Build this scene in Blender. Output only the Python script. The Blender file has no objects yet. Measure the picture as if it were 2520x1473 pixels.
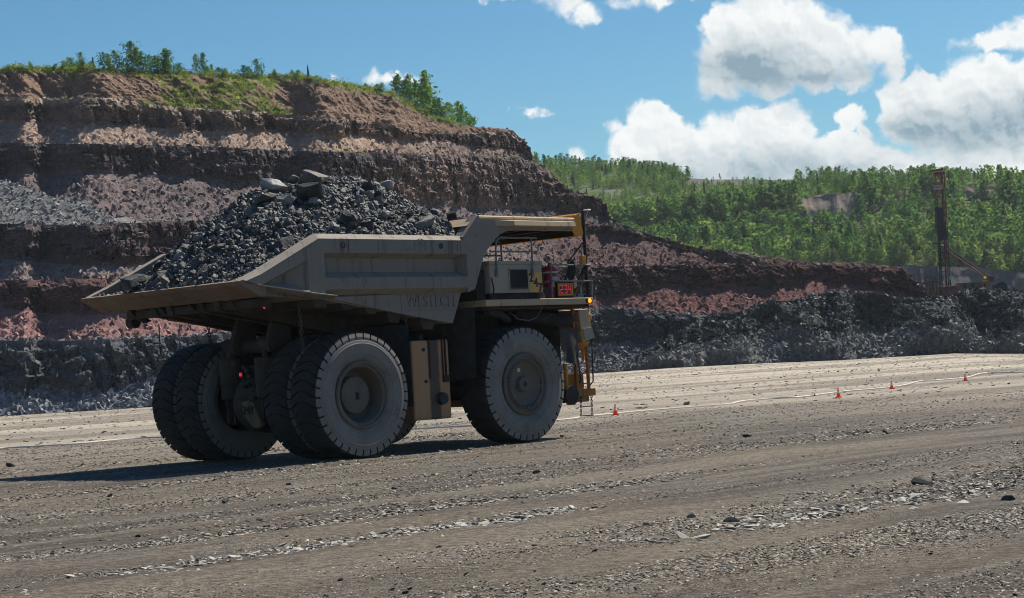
import bpy, bmesh, math, random
import numpy as np
from mathutils import Vector, Matrix

SC = bpy.context.scene
COL = SC.collection
R_ = math.radians

# ------------------------------------------------------------------ camera
FPX = 4893.4                       # focal length in pixels of a 2520 px wide frame
PITCH, ROLL, CAM_Z = 0.034468, -0.056227, 2.311
vF = Vector((0, math.cos(PITCH), math.sin(PITCH)))
vR0 = Vector((1, 0, 0))
vU0 = Vector((0, -math.sin(PITCH), math.cos(PITCH)))
vR = math.cos(ROLL) * vR0 + math.sin(ROLL) * vU0
vU = -math.sin(ROLL) * vR0 + math.cos(ROLL) * vU0
CAM = Vector((0, 0, CAM_Z))
cd = bpy.data.cameras.new('camera')
cam = bpy.data.objects.new('camera', cd)
COL.objects.link(cam)
cam.matrix_world = Matrix(((vR.x, vU.x, -vF.x, 0), (vR.y, vU.y, -vF.y, 0), (vR.z, vU.z, -vF.z, CAM_Z), (0, 0, 0, 1)))
cd.sensor_width = 36
cd.lens = 36 * FPX / 2520
cd.clip_start, cd.clip_end = 0.5, 9000
SC.camera = cam

SUN_AZ, SUN_EL = 44.0, 53.0        # azimuth clockwise from +Y
EXPOSURE = 0.60
SUN_STRENGTH, SKY_STRENGTH = 5.0, 0.06
SC.view_settings.view_transform = 'Standard'
SC.view_settings.look = 'None'
SC.view_settings.exposure = EXPOSURE
SC.view_settings.gamma = 1
SC.cycles.max_bounces = 6
SC.cycles.filter_width = 1.0
SC.cycles.use_denoising = True
SC.cycles.denoiser = 'OPENIMAGEDENOISE'
SC.cycles.denoising_input_passes = 'RGB_ALBEDO_NORMAL'
SC.cycles.denoising_prefilter = 'ACCURATE'
SC.cycles.transparent_max_bounces = 8

sd = Vector((math.sin(R_(SUN_AZ)) * math.cos(R_(SUN_EL)), math.cos(R_(SUN_AZ)) * math.cos(R_(SUN_EL)), math.sin(R_(SUN_EL))))
sl = bpy.data.lights.new('sun', 'SUN')
sl.energy, sl.angle, sl.color = SUN_STRENGTH, R_(0.5), (1.0, 0.925, 0.80)
so = bpy.data.objects.new('sun', sl)
COL.objects.link(so)
so.rotation_euler = sd.to_track_quat('Z', 'Y').to_euler()
so.location = sd * 100


def rayv(x, y):
    """world direction through a point of the photograph (2520 px wide), y component 1"""
    d = vF + vR * ((x - 1260) / FPX) - vU * ((y - 736.5) / FPX)
    return d / d.y


def at(x, y, D):
    return CAM + rayv(x, y) * D


def on_ground(x, y, z=0.0):
    d = rayv(x, y)
    return CAM + d * ((z - CAM_Z) / d.z)


def ray_np(x, y):
    d = (np.array(vF)[None] + np.array(vR)[None] * ((np.asarray(x, float) - 1260) / FPX)[:, None]
         - np.array(vU)[None] * ((np.asarray(y, float) - 736.5) / FPX)[:, None])
    return d / d[:, 1:2]


def interp(poly, x):
    p = np.array(poly, float)
    return np.interp(x, p[:, 0], p[:, 1])


# ------------------------------------------------------------------ node helpers
class NT:
    def __init__(s, tree):
        s.t = tree
        s.n = tree.nodes
        s.l = tree.links

    def node(s, typ, **kw):
        n = s.n.new(typ)
        for k, v in kw.items():
            setattr(n, k, v)
        return n

    def put(s, sock, v):
        if isinstance(v, bpy.types.NodeSocket):
            s.l.new(v, sock)
        elif v is not None:
            if isinstance(v, (tuple, list)) and sock.type == 'RGBA' and len(v) == 3:
                v = (*v, 1)
            sock.default_value = v

    def math(s, op, a, b=None, c=None, clamp=False):
        n = s.node('ShaderNodeMath', operation=op, use_clamp=clamp)
        s.put(n.inputs[0], a)
        s.put(n.inputs[1], b)
        s.put(n.inputs[2], c)
        return n.outputs[0]

    def vmath(s, op, a, b=None, scale=None):
        n = s.node('ShaderNodeVectorMath', operation=op)
        s.put(n.inputs[0], a)
        s.put(n.inputs[1], b)
        if scale is not None:
            s.put(n.inputs['Scale'], scale)
        return n.outputs['Value'] if op in ('LENGTH', 'DOT_PRODUCT', 'DISTANCE') else n.outputs[0]

    def noise(s, vec, scale, detail=4, rough=0.55, dist=0.0, color=False):
        n = s.node('ShaderNodeTexNoise')
        s.put(n.inputs['Vector'], vec)
        n.inputs['Scale'].default_value = scale
        n.inputs['Detail'].default_value = detail
        n.inputs['Roughness'].default_value = rough
        n.inputs['Distortion'].default_value = dist
        return n.outputs['Color' if color else 'Fac']

    def vor(s, vec, scale, feature='F1', out='Distance', rand=1.0):
        n = s.node('ShaderNodeTexVoronoi', feature=feature)
        s.put(n.inputs['Vector'], vec)
        n.inputs['Scale'].default_value = scale
        n.inputs['Randomness'].default_value = rand
        return n.outputs[out]

    def ramp(s, fac, lo, hi, smooth=True):
        n = s.node('ShaderNodeMapRange', interpolation_type='SMOOTHSTEP' if smooth else 'LINEAR')
        s.put(n.inputs['Value'], fac)
        s.put(n.inputs['From Min'], lo)
        s.put(n.inputs['From Max'], hi)
        return n.outputs[0]

    def mix(s, fac, a, b, mode='MIX'):
        n = s.node('ShaderNodeMix', data_type='RGBA', blend_type=mode)
        s.put(n.inputs['Factor'], fac)
        s.put(n.inputs[6], a)
        s.put(n.inputs[7], b)
        return n.outputs[2]

    def mapping(s, vec, scale=(1, 1, 1), rot=(0, 0, 0), loc=(0, 0, 0)):
        n = s.node('ShaderNodeMapping')
        s.put(n.inputs['Vector'], vec)
        n.inputs['Scale'].default_value = scale
        n.inputs['Rotation'].default_value = rot
        n.inputs['Location'].default_value = loc
        return n.outputs[0]

    def bump(s, h, strength, dist, normal=None):
        n = s.node('ShaderNodeBump')
        s.put(n.inputs['Height'], h)
        n.inputs['Strength'].default_value = strength
        n.inputs['Distance'].default_value = dist
        if normal is not None:
            s.put(n.inputs['Normal'], normal)
        return n.outputs[0]


def new_mat(name):
    m = bpy.data.materials.new(name)
    m.use_nodes = True
    t = NT(m.node_tree)
    b = m.node_tree.nodes['Principled BSDF']
    b.inputs['Specular IOR Level'].default_value = 0.35
    tc = t.node('ShaderNodeTexCoord')
    return m, t, b, tc


def simple(name, col, rough=0.7, var=0.25, scale=3.0, metal=0.0, bump=0.0, bscale=20, spec=0.35, emit=None, es=1.0, stretch=(1, 1, 1)):
    m, t, b, tc = new_mat(name)
    v = t.mapping(tc.outputs['Object'], scale=stretch)
    n = t.noise(v, scale, 6, 0.6)
    n2 = t.noise(v, scale * 9, 4, 0.6)
    f = t.math('ADD', t.math('MULTIPLY', n, 0.7), t.math('MULTIPLY', n2, 0.3))
    lo = tuple(max(0, c * (1 - var)) for c in col)
    hi = tuple(min(1, c * (1 + var)) for c in col)
    t.put(b.inputs['Base Color'], t.mix(t.ramp(f, 0.3, 0.7), lo, hi))
    b.inputs['Roughness'].default_value = rough
    b.inputs['Metallic'].default_value = metal
    b.inputs['Specular IOR Level'].default_value = spec
    if bump:
        t.put(b.inputs['Normal'], t.bump(t.noise(v, bscale, 5, 0.6), bump, 0.05))
    if emit:
        b.inputs['Emission Color'].default_value = (*emit, 1)
        b.inputs['Emission Strength'].default_value = es
    return m


# ------------------------------------------------------------------ sky with clouds
W = bpy.data.worlds.new('World')
SC.world = W
W.use_nodes = True
wt = NT(W.node_tree)
for n in list(wt.n):
    wt.n.remove(n)
out = wt.node('ShaderNodeOutputWorld')
bg = wt.node('ShaderNodeBackground')
bg.inputs['Strength'].default_value = SKY_STRENGTH
sky = wt.node('ShaderNodeTexSky', sky_type='NISHITA')
sky.sun_disc = False
sky.sun_elevation, sky.sun_rotation = R_(SUN_EL), R_(SUN_AZ)
sky.altitude, sky.air_density, sky.dust_density, sky.ozone_density = 400, 1.0, 0.6, 1.5
ss = wt.node('ShaderNodeSeparateColor')
wt.l.new(sky.outputs[0], ss.inputs[0])
sc_ = wt.node('ShaderNodeCombineColor')
SKY_VIS = 0.088                    # sky level at which the tint below was judged
CW = 1.0 / SKY_VIS
for k, (gain, pw) in enumerate(((0.80, 1.45), (1.02, 1.25), (1.02, 1.05))):    # a deep, clear, polarised blue
    v = wt.math('MINIMUM', wt.math('MULTIPLY', ss.outputs[k], SKY_VIS), 1.15)
    wt.l.new(wt.math('MULTIPLY', wt.math('POWER', v, pw), gain * CW), sc_.inputs[k])
skycol = sc_.outputs[0]
tc = wt.node('ShaderNodeTexCoord')
sep = wt.node('ShaderNodeSeparateXYZ')
wt.l.new(tc.outputs['Generated'], sep.inputs[0])
azn = wt.math('MULTIPLY', wt.math('ARCTAN2', sep.outputs[0], sep.outputs[1]), 57.2958)
eln = wt.math('MULTIPLY', wt.math('ARCSINE', sep.outputs[2]), 57.2958)
cmb = wt.node('ShaderNodeCombineXYZ')
wt.l.new(azn, cmb.inputs[0])
wt.l.new(eln, cmb.inputs[1])


def azel(x, y):
    d = rayv(x, y).normalized()
    return math.degrees(math.atan2(d.x, d.y)), math.degrees(math.asin(d.z))


PXD = FPX * math.pi / 180
# cumulus puffs: centre and radii (in the photograph's pixels, turned into degrees of azimuth and elevation)
PUFFS = [(1800, 75, 72), (1875, 48, 85), (1965, 60, 82), (2040, 85, 60), (2115, 120, 62), (2172, 115, 52), (2195, 165, 36),
         (1795, 150, 82), (1900, 150, 88), (2010, 160, 72), (2100, 178, 52), (1742, 210, 36), (1790, 215, 40),
         (1515, 313, 25), (1600, 312, 62), (1565, 375, 75), (1640, 385, 95), (1700, 360, 55), (1780, 350, 66), (1850, 315, 60),
         (1935, 300, 58), (1900, 365, 95), (1965, 335, 50), (2045, 395, 66), (2110, 410, 72), (2190, 425, 60), (1750, 410, 90),
         (1980, 410, 80), (2095, 295, 34), (2130, 330, 22), (1530, 415, 50),
         (2215, 240, 52), (2262, 262, 80), (2340, 262, 70), (2385, 200, 66), (2455, 225, 85), (2530, 230, 80), (2225, 310, 60),
         (2350, 315, 75), (2450, 315, 85), (2545, 320, 90), (2290, 330, 60),
         (2330, 405, 90, 52), (2420, 410, 100, 54), (2510, 420, 90, 56), (2240, 415, 80, 50), (2510, 395, 30, 26),
         (1620, 428, 120, 30), (1800, 436, 150, 26), (2000, 436, 140, 26), (2160, 440, 120, 24), (2060, 360, 60, 40), (2150, 390, 60, 40),
         (2445, 105, 62, 20), (2490, 88, 48, 34), (2530, 85, 50, 40), (2365, 103, 24, 9),
         (1400, 8, 46, 36), (1440, 32, 36, 30), (1370, -8, 60, 20), (1425, 52, 22, 16), (1560, 4, 55, 14), (1625, 8, 45, 14), (1240, -6, 40, 8),
         (1310, 278, 28, 9), (1422, 388, 24, 26), (1470, 420, 40, 20), (935, 192, 42, 14), (1003, 200, 26, 14), (818, 188, 8, 16), (1280, 270, 14, 5)]
GREYS = [(1850, 165, 135, 62), (1960, 195, 150, 42), (2060, 190, 90, 26), (2275, 325, 100, 52), (2420, 325, 150, 60), (2520, 290, 70, 50),
         (1880, 420, 150, 40), (2060, 425, 90, 30), (1690, 425, 80, 22)]


def field(vec, blobs, k=0.25):
    acc = None
    for b in blobs:
        x, y, rx = b[:3]
        ry = (b[3] if len(b) > 3 else rx) * 1.05
        rx *= 1.05
        a, e = azel(x, y)
        d = wt.vmath('SUBTRACT', vec, (a, e, 0))
        d = wt.vmath('MULTIPLY', d, (PXD / rx, PXD / ry, 0))
        ln = wt.vmath('LENGTH', d)
        r = min(rx, ry) / PXD
        dn = wt.math('MULTIPLY_ADD', ln, -r, r)
        acc = dn if acc is None else wt.math('SMOOTH_MAX', acc, dn, k)
    return acc


P = cmb.outputs[0]
w1 = wt.vmath('SUBTRACT', wt.noise(P, 1.0, 8, 0.6, color=True), (0.5, 0.5, 0.5))
Pw = wt.vmath('ADD', P, wt.vmath('SCALE', w1, scale=0.62))
den0 = field(Pw, PUFFS, 0.10)
n1 = wt.math('SUBTRACT', wt.noise(Pw, 2.4, 8, 0.6), 0.5)
v1 = wt.math('SUBTRACT', 0.42, wt.vor(Pw, 2.3, 'SMOOTH_F1'))
den = wt.math('MULTIPLY_ADD', n1, 0.55, den0)
den = wt.math('MULTIPLY_ADD', v1, 0.22, den)
soft = wt.ramp(wt.noise(P, 0.55, 3, 0.5), 0.35, 0.65)
alpha = wt.ramp(den, -0.06, wt.math('MULTIPLY_ADD', soft, 0.28, 0.08))


def lump(vec):
    return wt.math('MULTIPLY_ADD', wt.vor(vec, 1.5, 'SMOOTH_F1'), -0.9, wt.math('MULTIPLY', wt.noise(vec, 1.9, 6, 0.55), 0.9))


lit = wt.ramp(wt.math('SUBTRACT', lump(Pw), lump(wt.vmath('ADD', Pw, (0.09, 0.13, 0)))), -0.17, 0.13)
Pg = wt.vmath('ADD', P, wt.vmath('SCALE', w1, scale=0.9))
grey = wt.ramp(wt.math('MULTIPLY_ADD', n1, 0.25, field(Pg, GREYS, 0.5)), -0.65, 0.80)
core = wt.ramp(den, 0.0, 0.45)
dark = wt.math('MULTIPLY', wt.math('MULTIPLY_ADD', wt.math('SUBTRACT', 1.0, lit), 0.17, 0.0), core)
dark = wt.math('ADD', dark, wt.math('MULTIPLY', grey, wt.math('MULTIPLY_ADD', lit, -0.12, 0.98)), clamp=True)
ccol = wt.mix(dark, (0.95 * CW, 0.96 * CW, 0.95 * CW), (0.25 * CW, 0.36 * CW, 0.43 * CW))
bgc = wt.node('ShaderNodeBackground')
bgc.inputs['Strength'].default_value = SKY_STRENGTH
wt.l.new(wt.mix(wt.math('MULTIPLY', alpha, 0.96), skycol, ccol), bgc.inputs[0])
wt.l.new(skycol, bg.inputs[0])
# the clouds stand in one part of the sky; elsewhere it is clear
inside = wt.math('MULTIPLY', wt.math('COMPARE', azn, 4.0, 24.0), wt.math('COMPARE', eln, 12.0, 10.0))
ms = wt.node('ShaderNodeMixShader')
wt.l.new(inside, ms.inputs[0])
wt.l.new(bg.outputs[0], ms.inputs[1])
wt.l.new(bgc.outputs[0], ms.inputs[2])
wt.l.new(ms.outputs[0], out.inputs[0])
# ------------------------------------------------------------------ numpy noise
def _hash(ix, iy, iz, seed):
    h = (ix.astype(np.uint32) * np.uint32(374761393) + iy.astype(np.uint32) * np.uint32(668265263)
         + iz.astype(np.uint32) * np.uint32(2147483647) + np.uint32(seed * 974711 % 4294967291))
    h = (h ^ (h >> np.uint32(13))) * np.uint32(1274126177)
    h = h ^ (h >> np.uint32(16))
    return h.astype(np.float32) / np.float32(4294967295) * 2 - 1


def vnoise(p, seed=0):
    i = np.floor(p).astype(np.int64)
    f = (p - i).astype(np.float32)
    f = f * f * f * (f * (f * 6 - 15) + 10)
    x, y, z = i[:, 0], i[:, 1], i[:, 2]
    r = 0
    for dx in (0, 1):
        wx = f[:, 0] if dx else 1 - f[:, 0]
        for dy in (0, 1):
            wy = f[:, 1] if dy else 1 - f[:, 1]
            for dz in (0, 1):
                wz = f[:, 2] if dz else 1 - f[:, 2]
                r = r + wx * wy * wz * _hash(x + dx, y + dy, z + dz, seed)
    return r


def fbm(p, octv=4, seed=0, gain=0.5):
    a, s, t = 1.0, 0, 0
    for k in range(octv):
        s = s + a * vnoise(p, seed + k * 17)
        t += a
        a *= gain
        p = p * 2.03 + 11.7
    return s / t


def ridged(p, octv=4, seed=0, gain=0.5):
    a, s, t = 1.0, 0, 0
    for k in range(octv):
        s = s + a * (1 - 2 * np.abs(vnoise(p, seed + k * 13)))
        t += a
        a *= gain
        p = p * 2.07 + 5.3
    return s / t


def sstep(x, a, b):
    t = np.clip((x - a) / (b - a), 0, 1)
    return t * t * (3 - 2 * t)


# ------------------------------------------------------------------ object helpers
def link(o, parent=None, label=None, cat=None, group=None, kind=None):
    COL.objects.link(o)
    if parent is not None:
        o.parent = parent
    if label:
        o['label'] = label
    if cat:
        o['category'] = cat
    if group:
        o['group'] = group
    if kind:
        o['kind'] = kind
    return o


def np_mesh(name, verts, quads=None, tris=None, mats=(), smooth=False, colors=None, midx=None):
    me = bpy.data.meshes.new(name)
    verts = np.asarray(verts, np.float32)
    nq = 0 if quads is None else len(quads)
    nt = 0 if tris is None else len(tris)
    me.vertices.add(len(verts))
    me.vertices.foreach_set('co', verts.ravel())
    loops = np.concatenate([np.asarray(q, np.int32).ravel() for q in (quads, tris) if q is not None and len(q)])
    me.loops.add(len(loops))
    me.loops.foreach_set('vertex_index', loops)
    me.polygons.add(nq + nt)
    ls = np.concatenate([np.arange(nq) * 4, nq * 4 + np.arange(nt) * 3]).astype(np.int32)
    me.polygons.foreach_set('loop_start', ls)
    if midx is not None:
        me.polygons.foreach_set('material_index', np.asarray(midx, np.int32))
    me.polygons.foreach_set('use_smooth', np.full(nq + nt, smooth, bool))
    for m in mats:
        me.materials.append(m)
    if colors is not None:
        at_ = me.color_attributes.new('col', 'FLOAT_COLOR', 'POINT')
        c4 = np.ones((len(verts), 4), np.float32)
        c4[:, :3] = colors
        at_.data.foreach_set('color', c4.ravel())
    me.update()
    me.validate()
    return me


def grid_quads(ny, nx):
    i = np.arange(ny * nx).reshape(ny, nx)
    return np.stack([i[:-1, :-1], i[:-1, 1:], i[1:, 1:], i[1:, :-1]], -1).reshape(-1, 4)


# ------------------------------------------------------------------ rock shapes
def hull_mesh(pts):
    bm = bmesh.new()
    for p in pts:
        bm.verts.new(p)
    r = bmesh.ops.convex_hull(bm, input=bm.verts)
    bmesh.ops.delete(bm, geom=[g for g in r['geom_interior'] if isinstance(g, bmesh.types.BMVert)], context='VERTS')
    bmesh.ops.triangulate(bm, faces=bm.faces)
    bm.verts.index_update()
    v = np.array([q.co[:] for q in bm.verts], np.float32)
    t = np.array([[q.index for q in f.verts] for f in bm.faces], np.int32)
    bm.free()
    return v, t


def rock_pts(rng, n=14, flat=0.7, lng=1.3):
    p = rng.normal(size=(n, 3))
    p /= np.linalg.norm(p, axis=1)[:, None]
    # blocky: push the points towards a box so that broad facets form
    q = p / np.max(np.abs(p), axis=1)[:, None]
    p = (0.25 * p + 0.75 * q * 0.82) * rng.uniform(0.84, 1.04, size=(n, 1))
    return p * np.array([lng, 1.0, flat]) * 0.5


RNG = np.random.default_rng(11)
ROCKS = [hull_mesh(rock_pts(RNG, RNG.integers(18, 28), RNG.uniform(0.45, 0.85), RNG.uniform(1.0, 1.6))) for _ in range(14)]
CHIPS = [hull_mesh(rock_pts(RNG, 8, RNG.uniform(0.2, 0.6), RNG.uniform(1.0, 1.7))) for _ in range(10)]


def rand_rots(n, rng, tilt=None):
    """random rotation matrices; with tilt, only leaning that far off the flat (radians)"""
    if tilt is None:
        q = rng.normal(size=(n, 4))
    else:
        a = rng.uniform(0, 2 * np.pi, n)
        tx, ty = rng.normal(0, tilt, n), rng.normal(0, tilt, n)
        q = np.stack([np.cos(a / 2), tx * np.cos(a / 2) + ty * np.sin(a / 2), ty * np.cos(a / 2) - tx * np.sin(a / 2), np.sin(a / 2)], 1)
        q[:, 1:3] *= 0.5
    q /= np.linalg.norm(q, axis=1)[:, None]
    w, x, y, z = q.T
    return np.stack([1 - 2 * (y * y + z * z), 2 * (x * y - z * w), 2 * (x * z + y * w),
                     2 * (x * y + z * w), 1 - 2 * (x * x + z * z), 2 * (y * z - x * w),
                     2 * (x * z - y * w), 2 * (y * z + x * w), 1 - 2 * (x * x + y * y)], 1).reshape(n, 3, 3)


def scatter_mesh(name, pos, size, shapes, mats, rng, colors=None, tilt=None):
    """many stones as one mesh; colors: one colour per stone"""
    V, T, Cc = [], [], []
    off = 0
    rot = rand_rots(len(pos), rng, tilt)
    which = rng.integers(0, len(shapes), len(pos))
    for s, (v, t) in enumerate(shapes):
        k = np.where(which == s)[0]
        if not len(k):
            continue
        vv = np.einsum('nij,vj->nvi', rot[k], v) * size[k][:, None, None] + pos[k][:, None, :]
        tt = t[None] + (off + np.arange(len(k)) * len(v))[:, None, None]
        V.append(vv.reshape(-1, 3))
        T.append(tt.reshape(-1, 3))
        if colors is not None:
            Cc.append(np.repeat(colors[k], len(v), axis=0))
        off += len(k) * len(v)
    return np_mesh(name, np.concatenate(V), tris=np.concatenate(T), mats=mats, colors=np.concatenate(Cc) if colors is not None else None)


# ------------------------------------------------------------------ setting materials
def col_mat(name, rough=0.9, nscale=1.2, var=0.35, bump=0.5, bdist=0.15, bscale=2.0, spec=0.25):
    """surface whose own colour is stored per vertex, broken up by fine noise"""
    m, t, b, tc = new_mat(name)
    a = t.node('ShaderNodeVertexColor', layer_name='col')
    n = t.noise(tc.outputs['Object'], nscale, 8, 0.65)
    n2 = t.noise(tc.outputs['Object'], nscale * 6, 5, 0.65)
    f = t.ramp(t.math('MULTIPLY_ADD', n2, 0.5, t.math('MULTIPLY', n, 0.5)), 0.3, 0.7)
    lo = t.mix(1.0, a.outputs[0], (1 - var,) * 3, 'MULTIPLY')
    hi = t.mix(1.0, a.outputs[0], (1 + var,) * 3, 'MULTIPLY')
    t.put(b.inputs['Base Color'], t.mix(f, lo, hi))
    b.inputs['Roughness'].default_value = rough
    b.inputs['Specular IOR Level'].default_value = spec
    if bump:
        h = t.noise(tc.outputs['Object'], bscale, 8, 0.7)
        t.put(b.inputs['Normal'], t.bump(h, bump, bdist))
    return m


M_TERR = col_mat('terrace_rock', 0.92, 0.7, 0.35, 0.7, 0.5, 1.1)
M_RUB = col_mat('rubble_rock', 0.7, 1.5, 0.25, 0.3, 0.05, 6.0, 0.28)
M_STONE = col_mat('loose_stone', 0.75, 9.0, 0.3, 0.4, 0.01, 40.0, 0.2)

HEAD = R_(90 - 44.498)            # truck heading, from +X
hx, hy = math.cos(HEAD), math.sin(HEAD)


def ground_mat():
    m, t, b, tc = new_mat('gravel_floor')
    o = tc.outputs['Object']
    al = t.mapping(o, rot=(0, 0, -HEAD))               # x along the haul tracks
    wv = t.vmath('SUBTRACT', t.noise(t.mapping(al, scale=(0.05, 0.16, 1)), 1.0, 3, 0.5, color=True), (0.5, 0.5, 0.5))
    al = t.vmath('ADD', al, t.vmath('MULTIPLY', wv, (6.0, 3.2, 0.0)))
    n1 = t.noise(t.mapping(al, scale=(0.030, 0.42, 1)), 1.0, 5, 0.6, 0.3)
    n2 = t.noise(t.mapping(al, scale=(0.12, 2.4, 1)), 1.0, 5, 0.65, 0.3)
    n3 = t.noise(t.mapping(al, scale=(0.5, 1.1, 1)), 1.0, 6, 0.7)
    big = t.noise(o, 0.06, 4, 0.55)
    band = t.math('ADD', t.math('MULTIPLY', n1, 0.6), t.math('ADD', t.math('MULTIPLY', n2, 0.25), t.math('MULTIPLY', n3, 0.15)))
    c = t.mix(t.ramp(band, 0.40, 0.60), (0.072, 0.059, 0.046), (0.205, 0.172, 0.132))
    c = t.mix(t.ramp(n2, 0.52, 0.70), c, (0.185, 0.175, 0.155))
    c = t.mix(t.math('MULTIPLY', t.ramp(big, 0.45, 0.62), 0.5), c, (0.24, 0.19, 0.130))
    c = t.mix(t.math('MULTIPLY', t.ramp(n3, 0.56, 0.70), 0.45), c, (0.055, 0.047, 0.040))
    # the pale, dusty floor further out
    sp = t.node('ShaderNodeSeparateXYZ')
    t.l.new(o, sp.inputs[0])
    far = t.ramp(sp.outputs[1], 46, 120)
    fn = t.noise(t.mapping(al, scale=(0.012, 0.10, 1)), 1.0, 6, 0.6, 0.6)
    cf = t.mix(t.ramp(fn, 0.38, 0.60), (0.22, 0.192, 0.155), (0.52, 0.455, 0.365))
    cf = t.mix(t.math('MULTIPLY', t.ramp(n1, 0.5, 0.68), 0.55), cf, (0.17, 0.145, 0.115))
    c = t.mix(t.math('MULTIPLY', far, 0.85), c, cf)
    # gravel grain at several sizes
    g1 = t.noise(o, 7.0, 8, 0.75)
    g2 = t.noise(o, 30.0, 6, 0.75)
    v = t.vor(o, 16.0)
    gr = t.math('ADD', t.math('MULTIPLY', g1, 0.5), t.math('MULTIPLY', g2, 0.5))
    c = t.mix(t.ramp(gr, 0.42, 0.58), t.mix(1.0, c, (0.42, 0.42, 0.43), 'MULTIPLY'), t.mix(1.0, c, (1.6, 1.6, 1.6), 'MULTIPLY'))
    t.put(b.inputs['Base Color'], c)
    b.inputs['Roughness'].default_value = 0.85
    h = t.math('ADD', t.math('MULTIPLY', g1, 1.0), t.math('MULTIPLY', v, -0.35))
    nrm = t.bump(h, 1.0, 0.16)
    nrm = t.bump(g2, 1.0, 0.035, nrm)
    t.put(b.inputs['Normal'], nrm)
    return m


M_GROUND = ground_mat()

# ------------------------------------------------------------------ pit floor
FLOOR_EDGE = [(-400, 1050), (0, 1025), (200, 1012), (380, 1000), (700, 970), (1100, 940), (1300, 930), (1480, 918), (1640, 907), (1830, 897),
              (2073, 887), (2336, 871), (2520, 872), (2900, 868)]
WALL_DEPTH = [(-400, 222), (0, 230), (380, 235), (880, 252), (1280, 300), (1480, 317), (2400, 326)]
FLOOR_DEPTH = [(-400, 215), (0, 230), (380, 246), (900, 270), (1480, 298), (2000, 300), (2900, 305)]


def floor_z(X, Y):
    Ys = np.maximum(Y, 1.0)
    # photograph column of the point (the roll is small)
    px = 1260 + FPX * np.clip(X / Ys, -0.4, 0.4)
    DF = interp(FLOOR_DEPTH, px)
    m = ray_np(px.ravel(), interp(FLOOR_EDGE, px).ravel())[:, 2].reshape(px.shape)
    zF = CAM_Z + m * DF
    t = np.clip((Y - 122) / (DF - 122), 0, 1.0)
    return zF * t * t * (3 - 2 * t)


def build_ground():
    def axis(dense0, dense1, step, far):
        a = list(np.arange(dense0, dense1 + 1e-6, step))
        g, s = dense1, step
        while g < far:
            s *= 1.35
            g += s
            a.append(g)
        g, s = dense0, step
        while g > -far:
            s *= 1.35
            g -= s
            a.insert(0, g)
        return np.array(a)
    xs, ys = axis(-75, 130, 0.55, 2200), axis(8, 330, 0.7, 2200)
    X, Y = np.meshgrid(xs, ys)
    Z = floor_z(X, Y)
    P = np.stack([X.ravel(), Y.ravel(), np.zeros(X.size)], 1)
    s = P[:, 0] * hx + P[:, 1] * hy
    n = -P[:, 0] * hy + P[:, 1] * hx
    q = np.stack([s * 0.05, n * 0.6, 0 * s], 1)
    rut = 0.055 * fbm(q * np.array([1, 1.6, 1]), 3, 3) + 0.02 * fbm(P * 0.8, 3, 8)
    near_truck = np.exp(-(((P[:, 0] + 3) / 9) ** 2 + ((P[:, 1] - 62) / 8) ** 2))
    amp = np.where((P[:, 1] > 5) & (P[:, 1] < 320) & (np.abs(P[:, 0]) < 140), 1, 0) * (1 - 0.85 * near_truck) * (1 - 0.65 * sstep(P[:, 1], 55, 80))
    Z = Z + (rut * amp).reshape(Z.shape)
    V = np.stack([X.ravel(), Y.ravel(), Z.ravel()], 1)
    me = np_mesh('ground', V, quads=grid_quads(len(ys), len(xs)), mats=[M_GROUND], smooth=True)
    link(bpy.data.objects.new('ground', me), kind='structure')


build_ground()

# ------------------------------------------------------------------ terraced pit wall
SKYL = [(-400, 182), (0, 176), (40, 164), (75, 170), (150, 171), (330, 176), (450, 180), (600, 190), (740, 190), (830, 208), (960, 226), (1000, 258),
        (1080, 295), (1160, 313), (1255, 320), (1290, 345), (1303, 372), (1307, 398), (1340, 412), (1400, 470), (1480, 490), (1497, 535),
        (1560, 572), (1700, 608), (1800, 622), (2000, 645), (2220, 655), (2255, 690), (2275, 720), (2330, 760)]
L_G = [(-400, 242), (0, 241), (280, 244), (450, 268), (640, 276), (780, 290), (900, 296), (960, 308), (1010, 322), (1090, 330), (1200, 326), (1255, 324), (1290, 348), (2400, 900)]
L_C2 = [(-400, 300), (0, 300), (300, 312), (500, 326), (700, 322), (850, 340), (1000, 346), (1100, 350), (1280, 380), (1310, 400), (2400, 900)]
L_2 = [(-400, 352), (0, 352), (300, 357), (500, 362), (700, 370), (1000, 378), (1280, 390), (1310, 402), (1340, 416), (2400, 900)]
L_C3 = [(-400, 430), (0, 430), (200, 425), (400, 432), (520, 442), (640, 458), (900, 505), (1130, 512), (1300, 515), (1400, 520), (1480, 528), (1500, 540), (2400, 900)]
L_3 = [(-400, 553), (0, 552), (200, 555), (350, 548), (480, 545), (640, 546), (1130, 534), (1300, 540), (1420, 548), (1500, 556), (1560, 574), (2400, 900)]
L_C4 = [(-400, 640), (0, 640), (200, 655), (380, 655), (480, 650), (640, 640), (1130, 572), (1300, 570), (1480, 570), (1560, 585), (1700, 620), (2400, 900)]
L_4 = [(-400, 690), (0, 690), (250, 688), (450, 692), (640, 690), (1130, 662), (1300, 655), (1480, 658), (1700, 652), (2000, 652), (2220, 662), (2250, 694), (2330, 765)]
L_C5 = [(-400, 760), (0, 760), (120, 772), (200, 778), (400, 760), (640, 760), (1300, 740), (1480, 737), (1560, 730), (1640, 702), (1700, 716), (1800, 700), (1900, 714),
        (2000, 692), (2100, 704), (2180, 722), (2250, 726), (2330, 790)]
L_5 = [(-400, 842), (0, 840), (200, 838), (370, 832), (540, 825), (900, 810), (1300, 775), (1480, 757), (1600, 766), (1750, 778), (1900, 775), (2330, 800)]
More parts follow.
